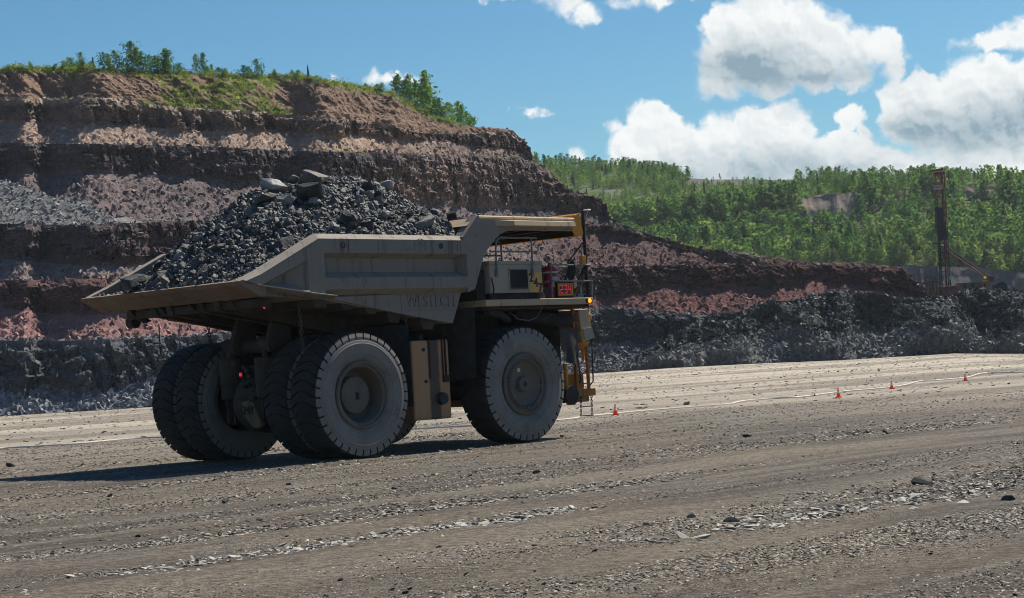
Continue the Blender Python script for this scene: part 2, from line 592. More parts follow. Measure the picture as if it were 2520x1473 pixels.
L_C6 = [(-400, 970), (0, 965), (60, 985), (100, 950), (250, 982), (370, 932), (540, 915), (900, 890), (1300, 850), (1400, 862), (1480, 846), (1600, 852), (1750, 840), (2330, 840)]

TERR = {}


def build_terraces():
    xs = np.concatenate([np.linspace(-380, -20, 60, endpoint=False), np.linspace(-20, 2300, 1250)])
    # slow wander of the benches' edges, so that no line is ruled
    sk = interp(SKYL, xs)
    wob = lambda k, a: a * fbm(np.stack([xs * 0.010 + 0.37 * k, xs * 0 + k * 7.7, xs * 0], 1), 3, 40 + k, 0.4)
    sk = sk + wob(0, 3.5)
    smooth = lambda k, a: a * fbm(np.stack([xs * 0.010, xs * 0 + k * 7.7, xs * 0], 1), 2, 60 + k, 0.35)
    D = interp(WALL_DEPTH, xs) + smooth(3, 0.15)
    y0 = interp(FLOOR_EDGE, xs) + wob(2, 0.5)
    z = CAM_Z + ray_np(xs, y0)[:, 2] * D
    # name, line, kind of the slope that climbs up to it, its gradient, subdivisions, bench width behind it
    steps = [('talus6', L_C6, 0, 0.60, 42, 0), ('cliff6', L_5, 1, 2.6, 56, 7),
             ('talus5', L_C5, 0, 0.60, 34, 0), ('cliff5', L_4, 1, 2.4, 40, 7),
             ('talus4', L_C4, 0, 0.60, 26, 0), ('cliff4', L_3, 1, 3.0, 44, 8),
             ('talus3', L_C3, 0, 0.60, 50, 0), ('cliff3', L_2, 1, 3.0, 64, 6),
             ('talus2', L_C2, 0, 0.60, 30, 0), ('cliff2', L_G, 1, 2.2, 36, 5),
             ('bluff', SKYL, 2, 0.8, 50, 0)]
    rows, tags, fr = [], [], []
    cur = np.stack([xs * 0, D - 3.0, z - 1.6], 1)              # the toe runs down into the ground
    rows.append((D - 2.5, z - 1.4, xs * 0 + y0)); tags.append(0); fr.append(0.0)
    rows.append((D, z, y0)); tags.append(0); fr.append(0.0)
    Dp, zp, yp = D, z, y0
    for k, (nm, line, kind, g, n, bench) in enumerate(steps):
        y = np.minimum(np.maximum(interp(line, xs) + wob(k + 3, 2.5), sk), yp)
        if kind == 2:
            y = np.minimum(sk, yp)
        m = ray_np(xs, y)[:, 2]
        D1 = (zp - g * Dp - CAM_Z) / (m - g)
        D1 = np.maximum(D1, Dp)
        z1 = CAM_Z + m * D1
        flat = y >= yp - 0.05
        D1 = np.where(flat, Dp + 0.3, D1)
        z1 = np.where(flat, zp + 0.01, z1)
        for j in range(1, n + 1):
            t = j / n
            rows.append((Dp + (D1 - Dp) * t, zp + (z1 - zp) * t, yp + (y - yp) * t))
            tags.append(k + 1)
            fr.append(t)
        Dp, zp, yp = D1, z1, y
        if bench:
            w = bench * (1 + smooth(k + 20, 0.3))
            for j in range(1, 5):
                rows.append((Dp + w * j / 4, zp + 0.0 * w, yp))
                tags.append(20 + k + 1)
                fr.append(j / 4)
            Dp = Dp + w
    for j, b in enumerate((3, 8, 20, 50, 110)):                 # the plateau behind the crest
        rows.append((Dp + b, zp + b * 0.01 - (b / 60) ** 2, yp))
        tags.append(40)
        fr.append(0)
    DD = np.stack([r[0] for r in rows]); ZZ = np.stack([r[1] for r in rows]); YY = np.stack([r[2] for r in rows])
    XX = (ray_np(xs, interp(SKYL, xs) * 0 + 700)[:, 0])[None] * DD
    # the roll makes the column lean: use the true ray of each row
    for i in range(len(rows)):
        XX[i] = ray_np(xs, YY[i])[:, 0] * DD[i]
    tags = np.array(tags); fr = np.array(fr)
    ny, nx = DD.shape
    P = np.stack([XX.ravel(), DD.ravel(), ZZ.ravel()], 1)
    tg = np.repeat(tags, nx); f = np.repeat(fr, nx); px = np.tile(xs, ny)
    cliff = np.isin(tg, [2, 4, 6, 8, 10]).astype(float)
    talus = np.isin(tg, [1, 3, 5, 7, 9]).astype(float)
    bluff = (tg == 11).astype(float)
    top = ((tg >= 20)).astype(float)
    # ---- relief
    A = P.copy()
    A[:, 2] *= 0.45                                               # columns and gullies run down the face
    butt = ridged(A * np.array([0.085, 0.085, 0.22]), 3, 5)
    cols = ridged(A * 0.36, 4, 9)
    fine = fbm(P * np.array([1.1, 1.1, 1.4]), 4, 15)
    blk = fbm(P * np.array([0.42, 0.42, 0.55]), 5, 77, 0.6)
    strata = vnoise(np.stack([P[:, 0] * 0.05, P[:, 1] * 0.05, P[:, 2] * 1.6], 1), 21)
    # broken joints: blocks of differing set-back, taller than wide
    along = P[:, 0] * 0.72 + P[:, 1] * 0.69
    blocks = 0
    for bw, bh, ba, sd in ((2.4, 3.2, 0.9, 3), (1.1, 1.7, 0.55, 7), (0.5, 0.6, 0.28, 9)):
        u_ = along / bw + 0.45 * fbm(P * (0.5 / bw), 2, 300 + sd)
        v_ = P[:, 2] / bh + 0.35 * fbm(P * (0.5 / bh), 2, 320 + sd) + 0.37 * np.floor(u_)
        blocks = blocks + ba * _hash(np.floor(u_).astype(np.int64), np.floor(v_).astype(np.int64), np.zeros(len(u_), np.int64), sd)
    env = np.clip(np.minimum(f * 5, (1 - f) * 4 + 0.18), 0, 1)
    rib = 0.62 + 1.5 * sstep(px, 980, 1150) * (tg == 8) + 0.3 * (tg == 6)
    face = cliff * env * (0.55 * butt * rib + 0.30 * cols * rib + 0.40 * fine + 0.35 * strata + 0.45 * blk + blocks)
    lob = fbm(P * np.array([0.075, 0.075, 0.05]), 3, 31)
    gul = ridged(np.stack([P[:, 0] * 0.30 + 0.35 * P[:, 2], P[:, 1] * 0.1, P[:, 2] * 0.06], 1), 3, 33)
    face += bluff * env * (1.3 * gul * sstep(px, 1000, 800) + 0.9 * lob + 0.35 * fine + 0.5 * blk)
    up = talus * env * (0.45 * lob + 0.45 * fbm(P * 0.35, 3, 51) + 0.55 * fbm(P * 1.3, 3, 52)) + bluff * 0.3 * fine + top * 0.16 * fbm(P * 0.6, 3, 60)
    up += cliff * 0.25 * fine * np.clip((1 - f) * 6, 0.15, 1)
    P[:, 1] -= face
    P[:, 0] += 0.35 * face
    P[:, 2] += up
    # ---- colours of the rock, with some shade and sun painted in
    C = np.zeros((len(P), 3))
    base = {1: (0.17, 0.182, 0.19), 2: (0.115, 0.125, 0.135), 3: (0.225, 0.118, 0.102), 4: (0.175, 0.072, 0.064), 5: (0.185, 0.145, 0.125), 6: (0.125, 0.085, 0.082),
            7: (0.165, 0.125, 0.118), 8: (0.125, 0.095, 0.092), 9: (0.27, 0.195, 0.155), 10: (0.185, 0.135, 0.115), 11: (0.225, 0.140, 0.098)}
    for k, c in base.items():
        C[(tg == k) | (tg == 20 + k)] = c
    C[tg == 40] = (0.16, 0.15, 0.08)
    lown = fbm(P * np.array([0.03, 0.03, 0.05]), 3, 91)
    mix = lambda w, c: C * (1 - w[:, None]) + np.array(c)[None] * w[:, None]
    # tan rock where the wall turns, tan lips, red and grey stains
    C = mix(((tg == 8) * sstep(px + 160 * lown, 830, 1090) * sstep(f, 1.0, 0.55) * 0.9), (0.245, 0.165, 0.125))
    C = mix(((tg == 8) * sstep(px, 830, 1090) * 0.35), (0.22, 0.15, 0.12))
    C = mix(((tg == 10) * sstep(f + 0.25 * lown, 0.55, 0.95)) * 0.9, (0.36, 0.275, 0.205))
    C = mix(((tg == 10) | (tg == 9)) * sstep(px + 200 * lown, 560, 820) * sstep(px, 1150, 1000) * 0.6, (0.30, 0.205, 0.155))
    C = mix((((tg == 9) | (tg == 10)) * sstep(px, 960, 1060)) * 0.75, (0.165, 0.115, 0.10))
    C = mix((tg == 7) * sstep(lown, 0.0, 0.5) * 0.5, (0.14, 0.13, 0.125))
    C = mix(((tg == 5) | (tg == 6)) * sstep(px, 1150, 1350) * 0.6, (0.15, 0.105, 0.095))
    C = mix((tg == 6) * sstep(lown, 0.05, 0.4) * 0.6, (0.12, 0.11, 0.105))
    C = mix((tg == 8) * sstep(-lown, 0.1, 0.5) * sstep(px, 900, 700) * 0.6, (0.095, 0.092, 0.098))
    C = mix((tg == 4) * sstep(lown, 0.05, 0.35) * 0.45, (0.10, 0.082, 0.08))
    C = mix((tg == 4) * sstep(px, 1560, 1440) * sstep(px, 1200, 1300) * 0.6, (0.11, 0.095, 0.095))
    C = mix((tg == 2) * sstep(f + 0.35 * lown, 0.82, 1.0) * 0.7, (0.20, 0.20, 0.195))
    C = mix((tg == 24) * sstep(px, 1350, 1480) * 0.5, (0.25, 0.25, 0.24))
    C *= (1 - 0.30 * cliff * sstep(f, 0.0, 0.15) * (1 - 0.8 * (tg == 8) * sstep(px, 850, 1050)) + 0.22 * talus)[:, None]  # shade of the cliffs and sun on the talus put into the colour
    # layered bands within the faces
    band = vnoise(np.stack([P[:, 0] * 0.02, P[:, 1] * 0.02, P[:, 2] * 0.9 + 0.5 * lown], 1), 93)
    C *= (1 + 0.22 * band * cliff)[:, None]
    # grass and weeds
    veg = fbm(P * np.array([0.12, 0.12, 0.14]), 4, 97) + 0.45 * fbm(P * 0.9, 3, 98)
    w_top = np.where((tg == 40) | ((tg == 11) & (f > 0.86)), 0.55, np.where(tg == 11, -0.6, -3.0))
    w_mid = (tg == 11) * (0.62 * sstep(px, 250, 470) * sstep(px, 760, 640) + 0.12 * sstep(px, 640, 700) * sstep(px, 900, 840) + 0.55 * sstep(f, 0.3, 0.02) * sstep(px, 900, 760))
    vm = np.clip(sstep(veg + np.where(tg == 11, np.maximum(w_top, w_mid - 0.42), w_top), 0.0, 0.28), 0, 1) * sstep(px, 1180, 1090)
    vm = np.maximum(vm, 0.55 * (tg == 28) * sstep(px, 480, 620) * sstep(veg, -0.1, 0.3))
    vm = np.maximum(vm, 0.5 * (tg == 9) * sstep(px, 700, 800) * sstep(px, 1240, 1150) * sstep(veg, 0.2, 0.5) * sstep(f, 0.5, 0.1))
    grn = np.stack([0.17 + 0.06 * lown, 0.19 + 0.03 * lown, 0.05 + 0 * lown], 1)
    C = C * (1 - vm[:, None]) + grn * vm[:, None]
    C *= (0.80 + 0.34 * fbm(P * 0.4, 4, 99))[:, None]
    C[(tg == 10) | (tg == 40)] *= 1.22
    C[:, 2] *= np.where(tg < 9, 1.08, 1.0)
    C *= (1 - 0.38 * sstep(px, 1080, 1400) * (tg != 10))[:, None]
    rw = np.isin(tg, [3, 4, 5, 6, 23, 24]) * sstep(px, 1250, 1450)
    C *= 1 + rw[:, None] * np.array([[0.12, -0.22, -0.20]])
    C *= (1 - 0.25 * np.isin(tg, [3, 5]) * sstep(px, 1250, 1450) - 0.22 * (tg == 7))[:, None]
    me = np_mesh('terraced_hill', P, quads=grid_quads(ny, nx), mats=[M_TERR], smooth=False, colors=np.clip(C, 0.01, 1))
    link(bpy.data.objects.new('terraced_hill', me), kind='structure')
    TERR.update(P=P.reshape(ny, nx, 3), tags=tags, fr=fr, xs=xs, veg=vm.reshape(ny, nx), C=C.reshape(ny, nx, 3))


build_terraces()
# ------------------------------------------------------------------ dark blasted rock pile on the right
PILE_TOP = [(1380, 925), (1480, 915), (1560, 880), (1640, 838), (1700, 800), (1750, 778), (1830, 766), (1900, 739), (1960, 738), (2060, 712), (2110, 716), (2165, 731), (2250, 737),
            (2330, 729), (2390, 714), (2430, 711), (2475, 722), (2520, 719), (2700, 716), (2950, 718)]
PILE = {}


def build_pile():
    xs = np.linspace(1390, 2940, 760)
    wob = lambda k, a: a * fbm(np.stack([xs * 0.02, xs * 0 + k * 5.1, xs * 0], 1), 4, 140 + k, 0.6)
    D = interp(FLOOR_DEPTH, xs) - 1.0 + 2.0 * wob(1, 1.0)
    y0 = interp(FLOOR_EDGE, xs) + wob(2, 2.0)
    yt = np.minimum(interp(PILE_TOP, xs) + wob(3, 9.0), y0 - 2)
    z0 = CAM_Z + ray_np(xs, y0)[:, 2] * D
    ym = y0 + (yt - y0) * (0.45 + 0.22 * wob(4, 1.4))
    rows = [(D - 2.0, z0 - 1.6, y0), (D, z0, y0)]
    tg, fr = [0, 0], [0, 0]
    Dp, zp, yp = D, z0, y0
    for k, (y, g, n) in enumerate(((ym, 0.55, 60), (yt, 0.80, 70))):
        m = ray_np(xs, y)[:, 2]
        D1 = np.maximum((zp - g * Dp - CAM_Z) / (m - g), Dp)
        z1 = CAM_Z + m * D1
        for j in range(1, n + 1):
            t = j / n
            rows.append((Dp + (D1 - Dp) * t, zp + (z1 - zp) * t, yp + (y - yp) * t))
            tg.append(k + 1); fr.append(t)
        Dp, zp, yp = D1, z1, y
    for b in (2, 5, 10, 20, 40, 70, 110, 160):
        rows.append((Dp + b, zp - 0.4 + b * 0.004, yp))
        tg.append(3); fr.append(0)
    DD = np.stack([r[0] for r in rows]); ZZ = np.stack([r[1] for r in rows])
    XX = np.stack([ray_np(xs, r[2])[:, 0] * r[0] for r in rows])
    ny, nx = DD.shape
    P = np.stack([XX.ravel(), DD.ravel(), ZZ.ravel()], 1)
    T = np.repeat(np.array(tg), nx); f = np.repeat(np.array(fr), nx)
    hgt = np.tile(sstep(y0 - yt, 10, 90), ny)
    lob = ridged(P * np.array([0.060, 0.045, 0.08]), 3, 201)
    blk = fbm(P * np.array([0.30, 0.30, 0.4]), 4, 203, 0.6)
    fine = fbm(P * 1.2, 4, 205, 0.6)
    bu = P[:, 0] / 1.2 + 0.4 * fbm(P * 0.4, 2, 330); bv = P[:, 2] / 1.0 + 0.4 * fbm(P * 0.5, 2, 331) + 0.3 * np.floor(bu)
    bl = _hash(np.floor(bu).astype(np.int64), np.floor(bv).astype(np.int64), np.zeros(len(bu), np.int64), 5)
    face = (T == 2) * (1.6 * lob + 0.7 * blk + 0.4 * fine + 0.55 * bl) + (T == 1) * np.clip(f * 3, 0, 1) * (1.1 * lob + 0.5 * blk)
    P[:, 1] -= 1.5 * face * hgt
    P[:, 2] += ((T == 1) * np.clip(f * 4, 0, 1) * (1.0 * lob + 0.4 * blk + 0.5 * fine) + (T == 2) * 0.4 * fine + (T == 3) * (0.5 * fine + 0.5 * blk)) * (0.3 + 0.7 * hgt)
    # spilled cones of rubble standing out from the face, with dark hollows between them
    pxs = np.tile(xs, ny)
    tt = np.where(T == 1, f * 0.5, np.where(T == 2, 0.5 + f * 0.5, np.where(T == 3, 1.0, 0.0)))
    for mx, hw, amp, pk in ((1790, 95, 5.5, 0.55), (1960, 120, 6.5, 0.72), (2075, 60, 3.0, 0.8), (2310, 150, 8.0, 0.62), (2480, 110, 6.0, 0.85), (1620, 80, 3.0, 0.7), (2700, 140, 6, .7)):
        wv_ = np.clip(1 - np.abs(pxs - mx + 25 * lob) / (hw * (1.25 - 0.75 * np.clip(tt / pk, 0, 1))), 0, 1)
        P[:, 1] -= amp * hgt * wv_ ** 0.8 * np.sin(np.pi * np.clip(tt / pk * 0.55, 0, 0.55)) * np.where(tt > pk, np.clip(1 - (tt - pk) * 3, 0, 1), 1)
        P[:, 1] += 0.0
    for mx, hw, amp in ((1870, 60, 4.0), (2150, 95, 5.0), (2410, 40, 3.5), (1700, 50, 2.5)):
        P[:, 1] += amp * hgt * np.clip(1 - np.abs(pxs - mx) / hw, 0, 1) * np.sin(np.pi * np.clip(tt, 0, 1) * 0.9)
    C = np.where((T == 1)[:, None], np.array([[0.078, 0.085, 0.088]]), np.array([[0.030, 0.035, 0.038]]))
    band = vnoise(np.stack([P[:, 0] * 0.05, P[:, 1] * 0.1, P[:, 2] * 1.8 + P[:, 0] * 0.35], 1), 207)
    C = C * (1 + 0.3 * fine + 0.25 * band * (T == 2))[:, None]
    gw = sstep(fbm(P * 0.09, 3, 209), 0.1, 0.5) * (T == 1) * 0.6
    C = C * (1 - gw[:, None]) + np.array([[0.13, 0.125, 0.12]]) * gw[:, None]
    me = np_mesh('rock_pile', P, quads=grid_quads(ny, nx), mats=[M_TERR], colors=np.clip(C, 0.01, 1))
    o = link(bpy.data.objects.new('rock_pile', me), label='long heap of dark blasted rock in front of the red drill mast', cat='rock pile')
    PILE.update(P=P.reshape(ny, nx, 3), tags=np.array(tg), xs=xs, C=C.reshape(ny, nx, 3))


build_pile()


# ------------------------------------------------------------------ grey gravel heaps dumped on a ledge of the left wall
def ledge_depth(px, tag, frac=1.0):
    i = np.where(TERR['tags'] == tag)[0]
    i = i[int((len(i) - 1) * frac)]
    j = int(np.argmin(np.abs(TERR['xs'] - px)))
    return TERR['P'][i, j]


def heap(name, label, pk, foot, depth, back, seed, col, rough_amp, cat='gravel heap'):
    """a heap leaning on the slope: crest line pk over foot line, both along the photograph's columns, seen from below"""
    xs = np.linspace(pk[0][0], pk[-1][0], 150)
    yt, y0 = interp(pk, xs), interp(foot, xs)
    yt = np.minimum(yt, y0 - 0.3)
    rows = []
    z0 = CAM_Z + ray_np(xs, y0)[:, 2] * depth
    m = ray_np(xs, yt)[:, 2]
    g = 0.66
    D1 = (z0 - g * depth - CAM_Z) / (m - g)
    n = 60
    rows.append((depth - 0.15 + 0 * xs, z0 - 0.25, y0))
    for j in range(n + 1):
        t = j / n
        d = depth + (D1 - depth) * t
        rows.append((d, z0 + g * (d - depth), y0 + (yt - y0) * t))
    for b in (0.6, 1.5, back):
        rows.append((D1 + b, z0 + g * (D1 - depth) - b * 0.35, yt))
    DD = np.stack([r[0] for r in rows]); ZZ = np.stack([r[1] for r in rows])
    XX = np.stack([ray_np(xs, r[2])[:, 0] * r[0] for r in rows])
    P = np.stack([XX.ravel(), DD.ravel(), ZZ.ravel()], 1)
    P[:, 2] += rough_amp * fbm(P * 0.9, 4, seed) + 2.0 * rough_amp * fbm(P * 0.12, 2, seed + 3)
    C = np.array([col]) * (1 + 0.25 * fbm(P * 0.5, 3, seed + 5))[:, None]
    me = np_mesh(name, P, quads=grid_quads(*DD.shape), mats=[M_TERR], colors=C)
    link(bpy.data.objects.new(name, me), label=label, cat=cat)
    return P.reshape(*DD.shape, 3)


dl = float(ledge_depth(150, 26, 0.0)[1])
HEAP_BIG = heap('rubble_heap', 'broad grey rubble heap spilled down the left pit wall', [(-90, 425), (0, 442), (90, 472), (140, 490), (190, 484), (230, 505), (300, 551)],
                [(-90, 556), (0, 556), (200, 558), (300, 552)], dl + 1.0, 8, 301, (0.15, 0.15, 0.148), 0.2, 'rubble heap')
heap('gravel_heap', 'taller pointed heap of fine grey gravel on the wall ledge', [(196, 553), (215, 541), (242, 522), (252, 521), (275, 535), (305, 552)], [(196, 556), (305, 554)], dl + 1.3, 3, 311, (0.27, 0.265, 0.25), 0.04)
heap('gravel_heap', 'low rounded heap of fine grey gravel beside the pointed one', [(262, 551), (285, 537), (310, 534), (335, 541), (362, 549)], [(262, 555), (362, 551)], dl + 1.1, 3, 317, (0.26, 0.255, 0.245), 0.04)


# ------------------------------------------------------------------ broken rock lying on the slopes
def rubble_on(P, C, weight, n, smin, smax, rng, pw=2.2, flat=False):
    """stones on the cells of a grid sheet"""
    ny, nx = P.shape[:2]
    A = P[:-1, :-1]; B = P[1:, 1:]
    area = np.linalg.norm(np.cross(P[1:, :-1] - A, P[:-1, 1:] - A), axis=2)
    w = (area * weight[:-1, :-1]).ravel()
    k = rng.choice(len(w), n, p=w / w.sum())
    i, j = np.unravel_index(k, area.shape)
    u, v = rng.uniform(size=(2, n, 1))
    pos = A[i, j] + (P[i + 1, j] - A[i, j]) * u + (P[i, j + 1] - A[i, j]) * v
    size = smin + (smax - smin) * rng.uniform(size=n) ** pw
    pos[:, 2] += size * 0.12
    col = C[i, j] * rng.uniform(0.7, 1.5, (n, 1)) + rng.uniform(0, 0.03, (n, 1))
    return pos, size, col


def build_rubble():
    rng = np.random.default_rng(4)
    T = TERR['tags'][:, None]; f = TERR['fr'][:, None]; xs = TERR['xs'][None]
    on = (xs > -30) & (xs < 2290)
    jobs = []
    w6 = (T == 1) * on * 1.0
    jobs.append(rubble_on(TERR['P'], TERR['C'], w6 + 0 * f, 13000, 0.2, 1.05, rng, 2.5))
    w = (((T == 3) | (T == 5)) * (1.2 - f) + (T == 7) * 0.9 + (T == 9) * 0.8 + np.isin(T, (22, 24, 26, 28, 30)) * 1.2) * on + 0 * xs
    jobs.append(rubble_on(TERR['P'], TERR['C'], w, 22000, 0.15, 0.95, rng, 3.2))
    wc = (np.isin(T, (2, 4, 6, 8, 10)) * 1.0 + (T == 11) * 0.25) * on + 0 * xs
    jobs.append(rubble_on(TERR['P'], TERR['C'], wc, 9000, 0.2, 0.95, rng, 2.6))
    pos, size, col = [np.concatenate(a) for a in zip(*jobs)]
    me = scatter_mesh('rubble', pos, size, CHIPS, [M_RUB], rng, np.clip(col, 0.02, 0.6))
    link(bpy.data.objects.new('rubble', me), label='broken rock strewn over the ledges and slopes of the pit wall', kind='stuff')
    T = PILE['tags'][:, None]
    w = ((T == 1) * 1.0 + (T == 2) * 0.45 + (T == 3) * 0.10) * (PILE['xs'][None] < 2560)
    pos, size, col = rubble_on(PILE['P'], PILE['C'], w, 26000, 0.15, 0.95, rng, 2.8)
    me = scatter_mesh('blasted_rubble', pos, size, CHIPS, [M_RUB], rng, np.clip(col * 1.15, 0.02, 0.6))
    link(bpy.data.objects.new('blasted_rubble', me), label='dark angular rubble lying over the blasted rock heap', kind='stuff')
    Pb = HEAP_BIG
    pos, size, col = rubble_on(Pb, np.full(Pb.shape, 0.165), np.ones(Pb.shape[:2]), 3500, 0.12, 0.75, rng, 3.0)
    me = scatter_mesh('heap_rubble', pos, size, CHIPS, [M_RUB], rng, np.clip(col, 0.02, 0.6))
    link(bpy.data.objects.new('heap_rubble', me), label='grey broken rock over the rubble heap on the left', kind='stuff')


build_rubble()

# ------------------------------------------------------------------ wooded hill
HILL_BASE = [(900, 760), (2990, 742)]
H_BAND = [(900, 700), (1600, 700), (2200, 657), (2260, 655), (2400, 660), (2520, 674), (2990, 690)]
H_E0 = [(900, 600), (1500, 600), (1560, 588), (1700, 575), (1900, 550), (2110, 545), (2180, 508), (2300, 502), (2430, 492), (2520, 505), (2990, 520)]
H_E1 = [(900, 585), (1500, 560), (1560, 545), (1700, 530), (1900, 505), (1960, 494), (1985, 484), (2020, 478), (2100, 477), (2180, 470), (2300, 463), (2345, 466), (2400, 455),
        (2440, 452), (2520, 472), (2990, 480)]
H_SKY = [(900, 398), (1250, 400), (1330, 405), (1420, 408), (1500, 413), (1560, 414), (1650, 430), (1700, 439), (1750, 443), (1900, 443), (1960, 442), (2050, 440), (2200, 437), (2300, 431),
         (2350, 436), (2430, 444), (2520, 450), (2990, 462)]
HILL = {}


def build_hill():
    xs = np.linspace(950, 2960, 420)
    wob = lambda k, a: a * fbm(np.stack([xs * 0.012, xs * 0 + k * 5.1, xs * 0], 1), 4, 240 + k, 0.6)
    D = 630 + 0 * xs
    rows, tg, fr = [], [], []
    y0 = interp(HILL_BASE, xs)
    z0 = CAM_Z + ray_np(xs, y0)[:, 2] * D
    rows += [(D - 60, z0 - 3, y0), (D, z0, y0)]
    tg += [0, 0]; fr += [0, 0]
    Dp, zp, yp = D, z0, y0
    for k, (line, g, n, bench) in enumerate(((H_BAND, 1.6, 24, 6), (H_E0, 0.36, 60, 0), (H_E1, 1.3, 26, 14), (H_SKY, 0.29, 60, 0))):
        y = np.minimum(interp(line, xs) + wob(k, 4), yp - 0.5)
        m = ray_np(xs, y)[:, 2]
        D1 = np.maximum((zp - g * Dp - CAM_Z) / (m - g), Dp)
        z1 = CAM_Z + m * D1
        for j in range(1, n + 1):
            t = j / n
            rows.append((Dp + (D1 - Dp) * t, zp + (z1 - zp) * t, yp + (y - yp) * t)); tg.append(k + 1); fr.append(t)
        Dp, zp, yp = D1, z1, y
        if bench:
            rows.append((Dp + bench, zp, yp)); tg.append(20 + k); fr.append(0)
            Dp = Dp + bench
    for b in (10, 30, 80, 200, 500):
        rows.append((Dp + b, zp - b * b / 2500, yp)); tg.append(10); fr.append(0)
    DD = np.stack([r[0] for r in rows]); ZZ = np.stack([r[1] for r in rows])
    XX = np.stack([ray_np(xs, r[2])[:, 0] * r[0] for r in rows])
    ny, nx = DD.shape
    P = np.stack([XX.ravel(), DD.ravel(), ZZ.ravel()], 1)
    T = np.repeat(np.array(tg), nx); f = np.repeat(np.array(fr), nx); px = np.tile(xs, ny)
    n1 = fbm(P * np.array([0.02, 0.02, 0.02]), 3, 251); n2 = fbm(P * 0.12, 4, 253)
    rid = ridged(P * np.array([0.10, 0.03, 0.05]), 3, 257)
    P[:, 1] -= ((T == 1) | (T == 3)) * (2.2 * rid + 1.2 * n2)
    P[:, 2] += ((T == 2) | (T == 4)) * np.where(T == 4, 0.25 + 0.75 * (1 - f), 1.0) * (2.5 * n1 + 1.2 * n2) * np.clip(np.minimum(f * 5, 8 * (1 - f) + 0.25), 0, 1)
    grass = np.array([0.060, 0.088, 0.030]); dark = np.array([0.085, 0.078, 0.085]); clay = np.array([0.235, 0.185, 0.150]); dump = np.array([0.095, 0.088, 0.09])
    C = np.tile(grass, (len(P), 1))
    bare = np.zeros(len(P))
    cut = (T == 3) * np.clip(sstep(px, 1930, 1985) * sstep(px, 2140, 2090) + 0.75 * sstep(px, 2150, 2190) * sstep(px, 2300, 2260) + 0.9 * sstep(px, 2335, 2365) * sstep(px, 2470, 2440), 0, 1)
    cut = np.maximum(cut, (T == 2) * sstep(f, 0.80, 0.95) * sstep(px, 1960, 2000) * sstep(px, 2130, 2080) * 0.8)
    C = np.where((T == 1)[:, None], dark, C)
    bare = np.maximum(bare, T == 1)
    C = C * (1 - cut[:, None]) + clay * cut[:, None]
    bare = np.maximum(bare, cut)
    top = (T == 4) * sstep(f, 0.80, 0.92) * np.clip(sstep(px, 1640, 1700) * sstep(px, 2260, 2190) + sstep(px, 2440, 2470), 0, 1) + (T == 10) * 0.9
    top = np.maximum(top, (T == 4) * sstep(n1 + 0.5 * n2, 0.16, 0.34) * sstep(px, 1700, 1600) * 0.8)
    top = np.maximum(top, (T == 4) * sstep(px, 2425, 2450) * 0.8)
    top = np.clip(top, 0, 1)
    C = C * (1 - top[:, None]) + dump * top[:, None]
    bare = np.maximum(bare, top)
    slope_scar = (T == 2) * sstep(fbm(P * np.array([0.05, 0.02, 0.03]), 3, 261), 0.22, 0.42) * 0.9
    C = C * (1 - slope_scar[:, None]) + np.array([0.135, 0.11, 0.10]) * slope_scar[:, None]
    bare = np.maximum(bare, slope_scar * 0.8)
    C *= (1 + 0.35 * n2)[:, None]
    me = np_mesh('wooded_hill', P, quads=grid_quads(ny, nx), mats=[M_TERR], colors=np.clip(C, 0.01, 1))
    link(bpy.data.objects.new('wooded_hill', me), kind='structure')
    HILL.update(P=P.reshape(ny, nx, 3), tags=np.array(tg), fr=np.array(fr), xs=xs, bare=bare.reshape(ny, nx))


build_hill()


# ------------------------------------------------------------------ trees
def leaf_mat(name, a, b_, trans=0.45):
    m, t, b, tc = new_mat(name)
    oi = t.node('ShaderNodeObjectInfo')
    n = t.noise(tc.outputs['Object'], 1.2, 3, 0.6)
    k = t.math('ADD', t.math('MULTIPLY', n, 0.55), t.math('MULTIPLY', oi.outputs['Random'], 0.45))
    c = t.mix(t.ramp(k, 0.25, 0.75), a, b_)
    d = t.node('ShaderNodeBsdfDiffuse'); tr = t.node('ShaderNodeBsdfTranslucent'); mx = t.node('ShaderNodeMixShader')
    t.put(d.inputs[0], c); t.put(tr.inputs[0], t.mix(1.0, c, (1.5, 1.55, 0.9), 'MULTIPLY'))
    mx.inputs[0].default_value = trans
    t.l.new(d.outputs[0], mx.inputs[1]); t.l.new(tr.outputs[0], mx.inputs[2])
    t.l.new(mx.outputs[0], m.node_tree.nodes['Material Output'].inputs[0])
    t.n.remove(b)
    return m


M_LEAF = leaf_mat('aspen_leaves', (0.031, 0.086, 0.036), (0.078, 0.150, 0.052), 0.55)
M_LEAF_Y = leaf_mat('young_leaves', (0.072, 0.142, 0.048), (0.140, 0.202, 0.070), 0.55)
M_SPRUCE = leaf_mat('spruce_needles', (0.024, 0.055, 0.028), (0.048, 0.088, 0.038), 0.25)
M_WEED = leaf_mat('weeds', (0.14, 0.18, 0.045), (0.26, 0.26, 0.085))
M_BARK = simple('bark', (0.16, 0.14, 0.115), 0.9, 0.4, 4.0)


def leaf_quads(c, size, rng, updown=0.6):
    n = len(c)
    nrm = rng.normal(size=(n, 3)); nrm[:, 2] = np.abs(nrm[:, 2]) * updown + 0.2
    nrm /= np.linalg.norm(nrm, axis=1)[:, None]
    a = np.cross(nrm, rng.normal(size=(n, 3))); a /= np.linalg.norm(a, axis=1)[:, None]
    b = np.cross(nrm, a)
    s = (size * rng.uniform(0.6, 1.35, n))[:, None]
    v = np.stack([c - a * s * .5, c + b * s * .42, c + a * s * .5, c - b * s * .42], 1)
    return v.reshape(-1, 3)


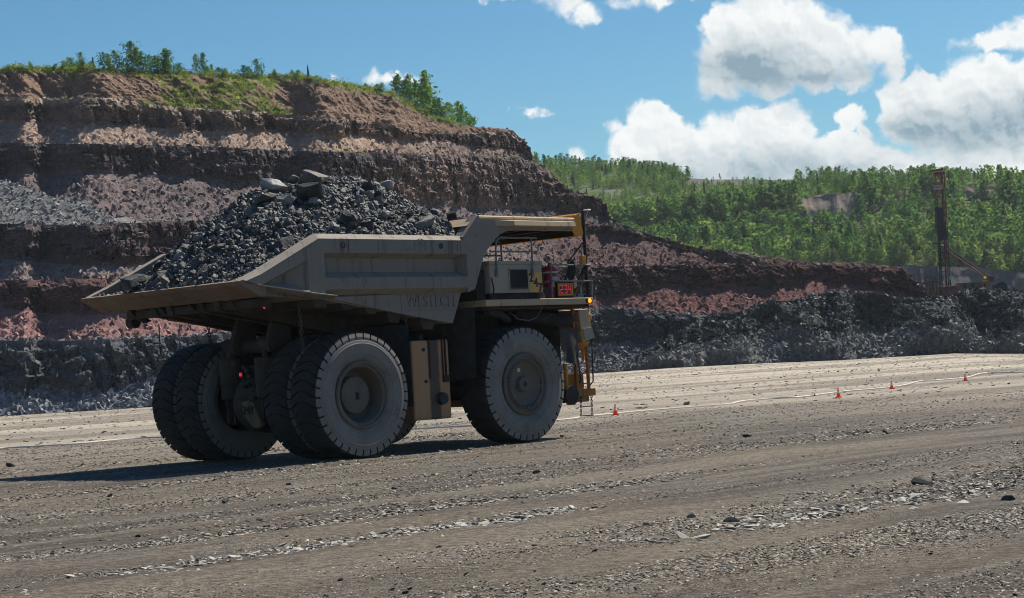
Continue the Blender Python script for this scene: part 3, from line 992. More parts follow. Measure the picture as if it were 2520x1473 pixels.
def tree_arrays(kind, seed, nleaf):
    """unit tree, height 1"""
    rng = np.random.default_rng(seed)
    L = []
    if kind == 'spruce':
        n = nleaf
        h = rng.uniform(0.06, 1.0, n) ** 0.9
        lay = 0.75 + 0.35 * np.sin(h * 55 + rng.uniform(0, 6))
        r = 0.17 * (1.02 - h) * lay * np.sqrt(rng.uniform(0.15, 1, n))
        a = rng.uniform(0, 2 * np.pi, n)
        L.append(np.stack([r * np.cos(a), r * np.sin(a), h - 0.25 * r], 1))
    else:
        slim = {'aspen': 0.23, 'bushy': 0.38, 'shrub': 0.55}[kind] * rng.uniform(0.85, 1.15)
        lo = {'aspen': 0.16, 'bushy': 0.08, 'shrub': 0.03}[kind]
        nc = 13 if kind != 'shrub' else 9
        for k in range(nc):
            t = lo + (0.96 - lo) * (k + rng.uniform(0, 0.8)) / nc
            prof = math.sin(math.pi * min(1, max(0.06, (t - lo) / (1 - lo) * 0.86 + 0.14)) ** 0.8)
            a = rng.uniform(0, 2 * np.pi)
            rr = slim * prof * rng.uniform(0.3, 1.0)
            c0 = np.array([rr * math.cos(a), rr * math.sin(a), t])
            sg = slim * rng.uniform(0.28, 0.5) * (0.45 + 0.55 * prof)
            m = max(6, int(nleaf / nc))
            q = rng.normal(size=(m, 3)) * np.array([sg, sg, sg * 0.9 * (0.6 / max(slim, .2)) ** 0.4])
            L.append(c0 + q)
        tip = rng.normal(size=(max(4, nleaf // 14), 3)) * np.array([0.018, 0.018, 0.04]) + np.array([0, 0, 0.97])
        L.append(tip)
    c = np.concatenate(L)
    c[:, 2] = np.clip(c[:, 2], 0.02, 1.04)
    return c, rng


def trunk_arrays(rng, kind, branches=True):
    V, Q = [], []

    def tube(p, r0, r1, n=5):
        p = np.array(p, float)
        o = sum(len(v) for v in V)
        for i, c in enumerate(p):
            t = i / (len(p) - 1)
            a = np.arange(n) * 2 * np.pi / n
            V.append(c + (r0 + (r1 - r0) * t) * np.stack([np.cos(a), np.sin(a), 0 * a], 1))
        for i in range(len(p) - 1):
            for k in range(n):
                Q.append([o + i * n + k, o + i * n + (k + 1) % n, o + (i + 1) * n + (k + 1) % n, o + (i + 1) * n + k])
    b = rng.normal(0, 0.012, (4, 2))
    top = 0.93
    tube([[0, 0, -0.03], [b[0, 0], b[0, 1], .3], [b[1, 0], b[1, 1], .62], [b[2, 0], b[2, 1], top]], 0.014, 0.003)
    if branches and kind != 'spruce':
        for k in range(6):
            t = rng.uniform(.25, .8); a = rng.uniform(0, 6.28); l = rng.uniform(.08, .17)
            tube([[0, 0, t], [l * math.cos(a), l * math.sin(a), t + l * .9]], 0.006, 0.002, 4)
    return np.concatenate(V), np.array(Q)


TREE_LIB = {}


def tree_lib(kind, leafmat, var, nleaf, lsize):
    key = (kind, leafmat.name, var, nleaf)
    if key not in TREE_LIB:
        c, rng = tree_arrays(kind, 900 + var * 31 + len(kind) * 7 + nleaf, nleaf)
        lv = leaf_quads(c, np.full(len(c), lsize), rng)
        lq = np.arange(len(lv)).reshape(-1, 4)
        tv, tq = trunk_arrays(rng, kind)
        crown = np_mesh('crown', lv, quads=lq, mats=[leafmat])
        trunk = np_mesh('trunk', tv, quads=tq, mats=[M_BARK])
        v = np.concatenate([lv, tv]); q = np.concatenate([lq, tq + len(lv)])
        both = np_mesh('tree', v, quads=q, mats=[leafmat, M_BARK], midx=np.r_[np.zeros(len(lq)), np.ones(len(tq))])
        TREE_LIB[key] = (crown, trunk, both, lv)
    return TREE_LIB[key]


TREE_NAME = {'aspen': 'aspen_tree', 'bushy': 'bushy_tree', 'shrub': 'shrub', 'spruce': 'spruce_tree'}


def plant(kind, leafmat, var, pos, h, rng, label, group, parts, nleaf, lsize):
    crown, trunk, both, lv = tree_lib(kind, leafmat, var, nleaf, lsize)
    cat = 'shrub' if kind == 'shrub' else 'tree'
    if parts:
        o = bpy.data.objects.new(TREE_NAME[kind], None)
        o.empty_display_size = 0.2
        link(o, None, label, cat, group)
        link(bpy.data.objects.new('crown', crown), o)
        link(bpy.data.objects.new('trunk', trunk), o)
    else:
        o = link(bpy.data.objects.new(TREE_NAME[kind], both), None, label, cat, group)
    o.location = pos
    w = rng.uniform(0.85, 1.2)
    o.scale = (h * w, h * w, h)
    o.rotation_euler = (rng.normal(0, 0.03), rng.normal(0, 0.03), rng.uniform(0, 6.28))
    return o


def sheet_point(S, i, j):
    return S['P'][i, j]


def build_forest():
    rng = np.random.default_rng(21)
    P, bare, xs = HILL['P'], HILL['bare'], HILL['xs']
    T, f = HILL['tags'], HILL['fr']
    ny, nx = P.shape[:2]
    A = P[:-1, :-1]
    area = np.linalg.norm(np.cross(P[1:, :-1] - A, P[:-1, 1:] - A), axis=2)
    dens = np.zeros((ny, nx))
    dens[T == 2] = 1.0; dens[T == 3] = 0.9; dens[T == 4] = 0.85; dens[(T >= 20) & (T < 30)] = 1.0; dens[T == 10] = 0.12
    clump = fbm(P.reshape(-1, 3) * 0.03, 3, 400).reshape(ny, nx)
    dens *= np.clip(0.75 + 1.1 * clump, 0.15, 1.6) * (1 - 0.97 * np.clip(bare, 0, 1))
    dens *= (xs[None] > 1290)
    nearcut = (T == 2)[:, None] * sstep(f, 0.62, 0.75)[:, None] * (sstep(xs, 1930, 1970) * sstep(xs, 2480, 2440))[None]
    dens *= 1 - 0.9 * nearcut
    w = (area * dens[:-1, :-1]).ravel()
    N = 5600
    k = rng.choice(len(w), N, p=w / w.sum())
    I, J = np.unravel_index(k, area.shape)
    info = []
    for i, j in zip(I, J):
        u, v = rng.uniform(size=2)
        p = P[i, j] + (P[i + 1, j] - P[i, j]) * u + (P[i, j + 1] - P[i, j]) * v
        t, ff, px = T[i], f[i], xs[j]
        if t == 2:
            h = (3.2 + 7.2 * rng.uniform() ** 1.6) * (1.0 if ff < 0.75 else 0.75)
        elif t == 4:
            h = (1.8 + 3.4 * rng.uniform() ** 1.5) * (0.85 if (px > 1900 and ff > .7) else 1.0) * (0.5 if (1680 < px < 1980 and ff > .6) else 1.0)
            if px < 1640 and ff < 0.6:
                h *= 0.8
        elif t == 10:
            h = rng.uniform(0.7, 1.8)
        else:
            h = rng.uniform(4.5, 8.0)
        r = rng.uniform()
        young = (t == 2 and ff < 0.5) or (t == 4 and px < 1800 and ff < 0.7)
        kind = 'aspen' if r < 0.50 else ('bushy' if r < 0.92 else 'spruce')
        lm = M_SPRUCE if kind == 'spruce' else (M_LEAF_Y if (rng.uniform() < (0.55 if young else 0.18)) else M_LEAF)
        info.append((h / p[1] * (1.25 if t == 10 or (t == 4 and ff > 0.93) else 1), p, h, kind, lm, t, ff, px))
    # the row of young trees along the top of the dark bank, and the trees standing on the skyline
    for px in np.linspace(1560, 2560, 74):
        px = px + rng.uniform(-6, 6)
        j = int(np.argmin(np.abs(xs - px)))
        i = int(np.where(T == 20)[0][0]) if rng.uniform() < .5 else int(np.where(T == 2)[0][rng.integers(0, 8)])
        h = rng.uniform(4, 8)
        info.append((1.3 * h / P[i, j][1], P[i, j].copy(), h, 'bushy' if rng.uniform() < .5 else 'aspen', M_LEAF_Y, 2, 0, px))
    for a, b, n, h0, h1 in ((1545, 1590, 7, 3, 5), (1590, 1700, 16, 2.5, 5), (1960, 2190, 34, 2.5, 4.6), (2190, 2300, 10, 2.5, 4.8), (2340, 2430, 16, 2.6, 4.6), (1700, 1960, 10, 0.9, 1.8), (2430, 2560, 16, 0.9, 2.2)):
        for _ in range(n):
            px = rng.uniform(a, b)
            j = int(np.argmin(np.abs(xs - px)))
            i = int(np.where(T == 4)[0][-1 - int(rng.integers(0, 5))])
            h = rng.uniform(h0, h1)
            kind = 'spruce' if rng.uniform() < .15 else ('aspen' if rng.uniform() < 0.6 else 'bushy')
            info.append((1.6 * h / P[i, j][1], P[i, j].copy(), h, kind, M_SPRUCE if kind == 'spruce' else M_LEAF, 5, 1, px))
    info.sort(key=lambda q: -q[0])
    vis = [q for q in info if 1300 < q[7] < 2570]
    top = vis[:290]
    rest = vis[290:] + [q for q in info if not (1300 < q[7] < 2570)]
    shade = {M_LEAF.name: 'green', M_LEAF_Y.name: 'pale yellow-green', M_SPRUCE.name: 'dark'}
    kn = {'aspen': 'slender tree', 'bushy': 'round bushy tree', 'spruce': 'pointed spruce'}
    for n, (_, p, h, kind, lm, t, ff, px) in enumerate(top):
        where = ('on the hill skyline' if t in (5, 10) else 'at the hill foot' if (t == 2 and ff < 0.25) else 'halfway up the hill' if t == 2
                 else 'at the brow above the bank' if t in (3, 21, 22) else 'high on the hill')
        side = 'right of the drill mast' if px > 2345 else ('between pit wall and bank' if px < 1940 else 'left of the drill mast')
        lab = f"{shade[lm.name]} {kn[kind]} {where}, {side}"
        plant(kind, lm, int(rng.integers(0, 5)), p, h, rng, lab, f"{shade[lm.name]} {kn[kind]}s {where}, {side}", n < 60, 520, 0.062 if kind != 'bushy' else 0.075)
    # the rest reads as one mass of wood
    for lm in (M_LEAF, M_LEAF_Y, M_SPRUCE):
        pass
    V, Q, M = [], [], []
    off = 0
    mats = [M_LEAF, M_LEAF_Y, M_SPRUCE]
    for (_, p, h, kind, lm, t, ff, px) in rest:
        lv = tree_lib(kind, lm, int(rng.integers(0, 5)), 150, 0.115)[3]
        a = rng.uniform(0, 6.28)
        r = np.array([[math.cos(a), -math.sin(a), 0], [math.sin(a), math.cos(a), 0], [0, 0, 1]])
        V.append(lv @ r.T * h + p)
        Q.append(np.arange(off, off + len(lv)).reshape(-1, 4))
        M.append(np.full(len(lv) // 4, mats.index(lm)))
        off += len(lv)
    me = np_mesh('forest', np.concatenate(V), quads=np.concatenate(Q), mats=mats, midx=np.concatenate(M))
    link(bpy.data.objects.new('forest', me), label='thick young wood covering the far hillside', kind='stuff')


build_forest()


# ------------------------------------------------------------------ trees and weeds on top of the terraced wall
def wall_crest(px, up=0):
    """a point on the crest of the terraced wall"""
    i = int(np.where(TERR['tags'] == 11)[0][-1]) + up
    j = int(np.argmin(np.abs(TERR['xs'] - px)))
    return TERR['P'][i, j].copy()


def build_crest_plants():
    rng = np.random.default_rng(33)
    # (column in the photograph, height in its pixels, kind): each tree that shows against the sky
    spec = [(172, 26, 'shrub'), (186, 22, 'shrub'), (200, 30, 'bushy'), (228, 38, 'spruce'), (255, 34, 'bushy'), (268, 44, 'aspen'), (282, 38, 'bushy'), (300, 30, 'bushy'),
            (322, 54, 'bushy'), (334, 46, 'aspen'), (345, 38, 'bushy'), (368, 36, 'bushy'), (382, 30, 'shrub'), (405, 50, 'aspen'), (415, 40, 'bushy'), (427, 28, 'spruce'),
            (443, 22, 'shrub'), (484, 36, 'aspen'), (500, 38, 'aspen'), (512, 26, 'bushy'), (522, 30, 'aspen'), (600, 22, 'shrub'), (616, 30, 'bushy'), (632, 32, 'bushy'), (645, 24, 'aspen'),
            (722, 26, 'aspen'), (740, 18, 'shrub'), (758, 24, 'spruce'), (775, 14, 'shrub'), (820, 18, 'aspen'), (850, 12, 'shrub'), (900, 10, 'shrub'), (940, 14, 'shrub'),
            (968, 40, 'aspen'), (983, 52, 'aspen'), (996, 46, 'bushy'), (1010, 60, 'aspen'), (1022, 70, 'aspen'), (1036, 64, 'bushy'), (1048, 80, 'aspen'), (1058, 60, 'aspen'),
            (1070, 44, 'bushy'), (1084, 46, 'aspen'), (1098, 40, 'bushy'), (1112, 44, 'aspen'), (1126, 56, 'aspen'), (1136, 44, 'bushy'), (1148, 38, 'aspen'), (1158, 28, 'shrub')]
    for _ in range(46):
        q = rng.uniform(60, 930)
        spec.append((q, rng.uniform(8, 20) * (1.0 if q < 560 else 0.7), 'shrub' if rng.uniform() < .6 else 'bushy'))
    kn = {'aspen': 'slender birch-like tree', 'bushy': 'bushy small tree', 'shrub': 'low shrub', 'spruce': 'small dark pointed spruce'}
    for n, (px, hp, kind) in enumerate(spec):
        p = wall_crest(px, int(rng.integers(0, 3)))
        if px > 960:
            p += Vector((0, rng.uniform(1, 7), 0))
        h = hp / FPX * p[1] * 1.3
        zone = ('on the grassy crest at far left' if px < 340 else 'on the grassy crest left of the heap of ore' if px < 560 else 'on the bare middle of the crest' if px < 950
                else 'in the grove at the right end of the crest')
        zz = 'in the grove at the right end of the crest' if px > 950 else zone
        tall = 'tall ' if hp > 48 else ''
        lab = f"{tall}{kn[kind]} {zz}"
        plant(kind, M_SPRUCE if kind == 'spruce' else (M_LEAF if rng.uniform() < .75 else M_LEAF_Y), int(rng.integers(0, 5)), p, h, rng, lab, f"{kn[kind]}s {zz}", True, 520, 0.07 if kind != 'shrub' else 0.11)
    # weeds and scrub: tufts where the wall is green
    P, veg = TERR['P'], TERR['veg']
    w = veg.copy()
    w[:, TERR['xs'] < -40] = 0
    A = P[:-1, :-1]
    area = np.linalg.norm(np.cross(P[1:, :-1] - A, P[:-1, 1:] - A), axis=2)
    far = np.isin(TERR['tags'], (40,))
    wgt = (area * np.where(far[:-1, None], 0.02, 1.0) * w[:-1, :-1]).ravel()
    N = 1500
    k = rng.choice(len(wgt), N, p=wgt / wgt.sum())
    I, J = np.unravel_index(k, area.shape)
    C, S = [], []
    for i, j in zip(I, J):
        p = P[i, j]
        s = rng.uniform(0.25, 0.75) * (1.5 if rng.uniform() < .1 else 1)
        m = int(rng.integers(18, 40))
        q = rng.normal(size=(m, 3)) * np.array([s * .6, s * .6, s * .38])
        q[:, 2] = np.abs(q[:, 2])
        C.append(p + q)
        S.append(np.full(m, 0.17 * (0.6 + s)))
    c = np.concatenate(C)
    lv = leaf_quads(c, np.concatenate(S), rng)
    half = rng.uniform(size=len(c)) < .6
    me = np_mesh('scrub', lv, quads=np.arange(len(lv)).reshape(-1, 4), mats=[M_WEED, M_LEAF], midx=np.where(half, 0, 1))
    link(bpy.data.objects.new('scrub', me), label='weeds and low scrub over the top of the pit wall', kind='stuff')


build_crest_plants()
# ------------------------------------------------------------------ mesh builder for made things
class MB:
    def __init__(s):
        s.v, s.f, s.m = [], [], []
        s.mi = 0

    def add(s, verts, faces):
        o = len(s.v)
        s.v += [tuple(map(float, p)) for p in verts]
        s.f += [[o + i for i in f] for f in faces]
        s.m += [s.mi] * len(faces)
        return s

    def box(s, x0, x1, y0, y1, z0, z1):
        v = [(x, y, z) for x in (x0, x1) for y in (y0, y1) for z in (z0, z1)]
        return s.add(v, [(0, 1, 3, 2), (4, 6, 7, 5), (0, 4, 5, 1), (2, 3, 7, 6), (0, 2, 6, 4), (1, 5, 7, 3)])

    def loft(s, a, b, cap=True):
        """between two outlines of equal length"""
        n = len(a)
        f = [(i, (i + 1) % n, n + (i + 1) % n, n + i) for i in range(n)]
        if cap:
            f += [tuple(range(n - 1, -1, -1)), tuple(range(n, 2 * n))]
        return s.add(list(a) + list(b), f)

    def prism(s, poly, y0, y1, axis='y'):
        """outline extruded along an axis: (x,z) along y, (y,z) along x, (x,y) along z"""
        e = {'y': lambda p, w: (p[0], w, p[1]), 'x': lambda p, w: (w, p[0], p[1]), 'z': lambda p, w: (p[0], p[1], w)}[axis]
        return s.loft([e(p, y0) for p in poly], [e(p, y1) for p in poly])

    def tube(s, pts, r, n=8, cap=True):
        P = [Vector(p) for p in pts]
        rr = r if isinstance(r, (list, tuple)) else [r] * len(P)
        V, F = [], []
        up = None
        for i, p in enumerate(P):
            d = (P[min(i + 1, len(P) - 1)] - P[max(i - 1, 0)]).normalized()
            if up is None:
                up = d.orthogonal().normalized()
            up = (up - d * up.dot(d)).normalized()
            w = d.cross(up)
            for k in range(n):
                a = 2 * math.pi * k / n
                V.append(p + (up * math.cos(a) + w * math.sin(a)) * rr[i])
        for i in range(len(P) - 1):
            for k in range(n):
                F.append((i * n + k, i * n + (k + 1) % n, (i + 1) * n + (k + 1) % n, (i + 1) * n + k))
        if cap:
            F += [tuple(range(n - 1, -1, -1)), tuple((len(P) - 1) * n + k for k in range(n))]
        return s.add(V, F)

    def lathe(s, prof, c, axis='y', n=32, open0=False, open1=False):
        """profile of (radius, along) about an axis through c"""
        V, F = [], []
        for r, w in prof:
            for k in range(n):
                a = 2 * math.pi * k / n
                u, v = r * math.cos(a), r * math.sin(a)
                V.append({'y': (c[0] + u, c[1] + w, c[2] + v), 'z': (c[0] + u, c[1] + v, c[2] + w), 'x': (c[0] + w, c[1] + u, c[2] + v)}[axis])
        for i in range(len(prof) - 1):
            for k in range(n):
                F.append((i * n + k, i * n + (k + 1) % n, (i + 1) * n + (k + 1) % n, (i + 1) * n + k))
        if not open0:
            F.append(tuple(range(n - 1, -1, -1)))
        if not open1:
            F.append(tuple((len(prof) - 1) * n + k for k in range(n)))
        return s.add(V, F)

    def sym(s, fn):
        """call fn for both sides: y multiplied by -1 (right) and +1 (left)"""
        for k in (-1, 1):
            fn(k)
        return s

    def build(s, name, mats, parent=None, bevel=0.0, smooth=False, angle=35, **kw):
        me = bpy.data.meshes.new(name)
        me.from_pydata(s.v, [], s.f)
        for m in (mats if isinstance(mats, (list, tuple)) else [mats]):
            me.materials.append(m)
        me.polygons.foreach_set('material_index', s.m)
        bm = bmesh.new()
        bm.from_mesh(me)
        bmesh.ops.recalc_face_normals(bm, faces=bm.faces)
        bm.to_mesh(me)
        bm.free()
        if smooth:
            me.polygons.foreach_set('use_smooth', [True] * len(me.polygons))
            try:
                me.set_sharp_from_angle(angle=R_(angle))
            except Exception:
                pass
        o = link(bpy.data.objects.new(name, me), parent, **kw)
        if bevel:
            b = o.modifiers.new('bevel', 'BEVEL')
            b.width, b.segments, b.limit_method, b.angle_limit = bevel, 2, 'ANGLE', R_(40)
        return o


def text_obj(name, body, size, mat, parent, loc, rot, extrude=0.006, weight=0.0, **kw):
    cu = bpy.data.curves.new(name, 'FONT')
    cu.body, cu.size, cu.extrude, cu.offset = body, size, extrude, weight
    cu.align_x, cu.align_y = 'CENTER', 'CENTER'
    t = bpy.data.objects.new('tmp', cu)
    COL.objects.link(t)
    bpy.context.view_layer.update()
    me = bpy.data.meshes.new_from_object(t.evaluated_get(bpy.context.evaluated_depsgraph_get()))
    bpy.data.objects.remove(t)
    me.name = name
    me.materials.clear()
    me.materials.append(mat)
    o = link(bpy.data.objects.new(name, me), parent, **kw)
    o.location, o.rotation_euler = loc, rot
    return o


def dusty(name, paint, dust, amount=0.75, rough=0.8, runs=True, grime=(0.05, 0.042, 0.035)):
    """painted steel under a coat of pit dust, with rubbed patches and dirt runs"""
    m, t, b, tc = new_mat(name)
    o = tc.outputs['Object']
    n = t.noise(o, 1.1, 7, 0.62)
    n2 = t.noise(o, 14.0, 6, 0.7)
    n3 = t.noise(t.mapping(o, scale=(3.2, 3.2, 0.22)), 1.0, 6, 0.65)
    f = t.math('ADD', t.math('MULTIPLY', n, 0.6), t.math('MULTIPLY', n2, 0.4))
    c = t.mix(t.ramp(f, 0.62 - 0.5 * amount, 0.95 - 0.5 * amount), paint, dust)
    if runs:
        c = t.mix(t.math('MULTIPLY', t.ramp(n3, 0.53, 0.70), 0.62), c, grime)
        n4 = t.noise(t.mapping(o, scale=(1.3, 1.3, 1.3)), 1.0, 9, 0.75, 0.8)
        c = t.mix(t.math('MULTIPLY', t.ramp(n4, 0.59, 0.65), 0.55), c, (0.13, 0.082, 0.052))
        c = t.mix(t.math('MULTIPLY', t.ramp(n4, 0.36, 0.30), 0.35), c, (0.40, 0.34, 0.27))
    c = t.mix(t.math('MULTIPLY', t.ramp(n2, 0.35, 0.65), 0.25), c, t.mix(1.0, c, (0.7, 0.7, 0.7), 'MULTIPLY'))
    t.put(b.inputs['Base Color'], c)
    b.inputs['Roughness'].default_value = rough
    t.put(b.inputs['Normal'], t.bump(n2, 0.12, 0.02))
    return m


M_BODY = dusty('dusty_body_steel', (0.182, 0.148, 0.118), (0.225, 0.198, 0.170), 0.9)
M_TAILP = dusty('brown_tail_steel', (0.17, 0.115, 0.075), (0.235, 0.18, 0.135), 0.5)  # browner than the body sides
M_BODYU = dusty('shaded_grimy_underside', (0.035, 0.028, 0.023), (0.085, 0.066, 0.05), 0.45)  # grimy steel coloured darker, so the shade below the body is painted in
M_YEL = dusty('dusty_yellow_paint', (0.55, 0.31, 0.06), (0.40, 0.315, 0.22), 0.80)
M_YEL2 = dusty('clean_yellow_paint', (0.55, 0.25, 0.030), (0.42, 0.28, 0.12), 0.25)
M_ORANGE = dusty('orange_paint', (0.36, 0.135, 0.025), (0.25, 0.16, 0.09), 0.4)
M_GREYP = dusty('dusty_cabinet_paint', (0.30, 0.25, 0.195), (0.335, 0.285, 0.23), 0.8)
M_FRAME = dusty('black_frame_steel', (0.018, 0.017, 0.017), (0.05, 0.043, 0.036), 0.4, grime=(0.015, 0.014, 0.014))
M_DARK = simple('black_iron', (0.022, 0.022, 0.023), 0.7, 0.5, 4)
M_RAIL = simple('rail_steel', (0.15, 0.145, 0.14), 0.55, 0.3, 6)
M_RUBBER = dusty('tyre_rubber', (0.018, 0.018, 0.019), (0.050, 0.045, 0.040), 0.42, 0.85, runs=False)
M_SIDEW = dusty('dusty_sidewall', (0.095, 0.086, 0.076), (0.220, 0.204, 0.184), 0.72, 0.9, runs=False)
M_RIM = dusty('dusty_rim', (0.10, 0.085, 0.07), (0.165, 0.145, 0.125), 0.6, 0.8, runs=False)
M_FLAP = simple('rubber_sheet', (0.040, 0.037, 0.035), 0.85, 0.4, 3)
M_RED = simple('extinguisher_red', (0.23, 0.018, 0.022), 0.4, 0.35, 5)
M_LABEL = simple('pale_label', (0.42, 0.40, 0.36), 0.7, 0.2, 9)
M_BLUEG = simple('grey_blue_tray', (0.16, 0.19, 0.20), 0.6, 0.3, 6)
M_DIGIT = simple('digit_paint', (0.03, 0.033, 0.04), 0.7, 0.2, 9)
M_BLACKG = simple('black_screen', (0.012, 0.011, 0.012), 0.3, 0.2, 9)
M_CHROME = simple('cylinder_rod', (0.5, 0.5, 0.5), 0.25, 0.1, 9, metal=1.0)
M_GLASS = simple('dark_glass', (0.02, 0.025, 0.03), 0.08, 0.1, 3, spec=0.6)
M_LED = simple('red_led', (0.5, 0.0, 0.02), 0.5, 0.05, 3, emit=(1.0, 0.012, 0.06), es=0.55)
M_TAIL = simple('red_lamp', (0.5, 0.0, 0.02), 0.4, 0.05, 3, emit=(1.0, 0.02, 0.06), es=0.5)
M_AMBER = simple('amber_lamp', (0.8, 0.25, 0.0), 0.4, 0.05, 3, emit=(1.0, 0.28, 0.01), es=1.3)


def tank_mat():
    m, t, b, tc = new_mat('oil_streaked_tank')
    o = tc.outputs['Object']
    n = t.noise(t.mapping(o, scale=(4.5, 4.5, 0.12)), 1.0, 5, 0.6, 0.4)
    n2 = t.noise(o, 9.0, 6, 0.7)
    sp = t.node('ShaderNodeSeparateXYZ')
    t.l.new(o, sp.inputs[0])
    wob = t.math('MULTIPLY_ADD', t.math('SUBTRACT', n2, 0.5), 0.10, sp.outputs[0])
    # one broad oily stripe down the middle, clean paint on both sides
    stripe = t.math('SUBTRACT', 1.0, t.ramp(t.math('ABSOLUTE', t.math('SUBTRACT', wob, 3.28)), 0.16, 0.26))
    low = t.ramp(t.math('ADD', sp.outputs[2], t.math('MULTIPLY', n, 1.2)), 1.9, 1.0)
    c = t.mix(t.ramp(n, 0.3, 0.7), (0.40, 0.195, 0.082), (0.36, 0.225, 0.13))
    d = t.math('MAXIMUM', t.math('MULTIPLY', stripe, 0.9), t.math('MULTIPLY', low, 0.5))
    c = t.mix(d, c, (0.040, 0.034, 0.030))
    t.put(b.inputs['Base Color'], c)
    b.inputs['Roughness'].default_value = 0.6
    return m


M_TANK = tank_mat()

# ------------------------------------------------------------------ the haul truck
truck = bpy.data.objects.new('haul_truck', None)
link(truck, None, 'huge dusty mining dump truck heaped with dark ore, seen from its rear right', 'dump truck')
truck.location = (-7.078, 58.613, 0)
truck.rotation_euler = (0, 0, HEAD)
TM = Matrix.Translation(truck.location) @ Matrix.Rotation(HEAD, 4, 'Z')
R, WB = 1.79, 6.623


def tyre(c, w, outer, parent, nlug=38):
    """tyre about the y axis: lugs cut into the shoulders, chevron grooves over the tread"""
    h = w / 2
    prof = [(-0.30 * h, R, 1), (0.30 * h, R, 1), (0.62 * h, R - .006, 2), (0.86 * h, R - .03, 2), (0.96 * h, R - .075, 2), (1.0 * h, R - .17, 2.5), (0.985 * h, R - .235, 0), (1.02 * h, R - .27, 0), (1.035 * h, R - .33, 0), (1.06 * h, R - .345, 0), (1.06 * h, R - .375, 0), (1.042 * h, R - .39, 0), (1.05 * h, R - .48, 0),
            (1.03 * h, R - .60, 0), (1.045 * h, R - .612, 0), (1.04 * h, R - .635, 0), (1.015 * h, R - .645, 0), (0.93 * h, R - .76, 0), (0.86 * h, R - .83, 0), (0.80 * h, R - .86, 0)]
    ys = [-p[0] for p in prof[::-1] if p[0] > 0] + [p[0] for p in prof if p[0] > 0]
    rs_ = [p[1] for p in prof[::-1] if p[0] > 0] + [p[1] for p in prof if p[0] > 0]
    gk = [p[2] for p in prof[::-1] if p[0] > 0] + [p[2] for p in prof if p[0] > 0]
    ys, rs_, gk = np.array(ys), np.array(rs_), np.array(gk)
    offs = [(0.0, 0), (0.02, 1), (0.155, 1), (0.175, 0), (0.58, 0)]
    ang, gro = [], []
    for k in range(nlug):
        for o_, g in offs:
            ang.append((k + o_) / nlug * 2 * np.pi)
            gro.append(g)
    ang, gro = np.array(ang), np.array(gro)
    na, npf = len(ang), len(ys)
    A = ang[:, None] + np.where(gk > 0, np.abs(ys), h)[None] * 0.16 / h * (1 + 0.0 * ys)[None]
    depth = np.where(gk == 2, 0.075, np.where(gk == 2.5, 0.10, np.where(gk == 1, 0.035, 0)))
    RR = rs_[None] - gro[:, None] * depth[None]
    Yv = ys[None] - gro[:, None] * np.where(gk == 2.5, np.sign(ys) * 0.075, 0)[None]
    V = np.stack([c[0] + RR * np.cos(A), c[1] + Yv + 0 * A, c[2] + RR * np.sin(A)], -1).reshape(-1, 3)
    i = np.arange(na * npf).reshape(na, npf)
    n_ = np.roll(i, -1, 0)
    q = np.stack([i[:, :-1], n_[:, :-1], n_[:, 1:], i[:, 1:]], -1)
    tread = np.minimum(gk[:-1], gk[1:]) > 0
    tread[(gk[:-1] == 2.5) | (gk[1:] == 2.5)] = False          # the lugs' outer faces carry the same pale dust as the wall
    lugz = (gk[:-1] == 2.5) | (gk[1:] == 2.5)
    cut = (gro + np.roll(gro, -1)) > 0
    side = np.tile(~tread, (na, 1)).astype(int)
    side[cut[:, None] & lugz[None]] = 2
    # groove faces are coloured black, painting in the shade of the notches
    q = q.reshape(-1, 4)
    side = side.reshape(-1)
    V[:, 1] += (V[:, 1] - c[1]) * 0.055 * np.exp(-(np.clip(V[:, 2], 0, 9) / 0.38) ** 2)      # the bulge under load
    V[:, 2] = np.where(V[:, 2] < 0.015, 0.012 + 0 * V[:, 2], V[:, 2])            # pressed flat on the ground
    me = np_mesh('tyre', V, quads=q, mats=[M_RUBBER, M_SIDEW, M_DARK], midx=side)
    me.flip_normals()
    return link(bpy.data.objects.new('tyre', me), parent)


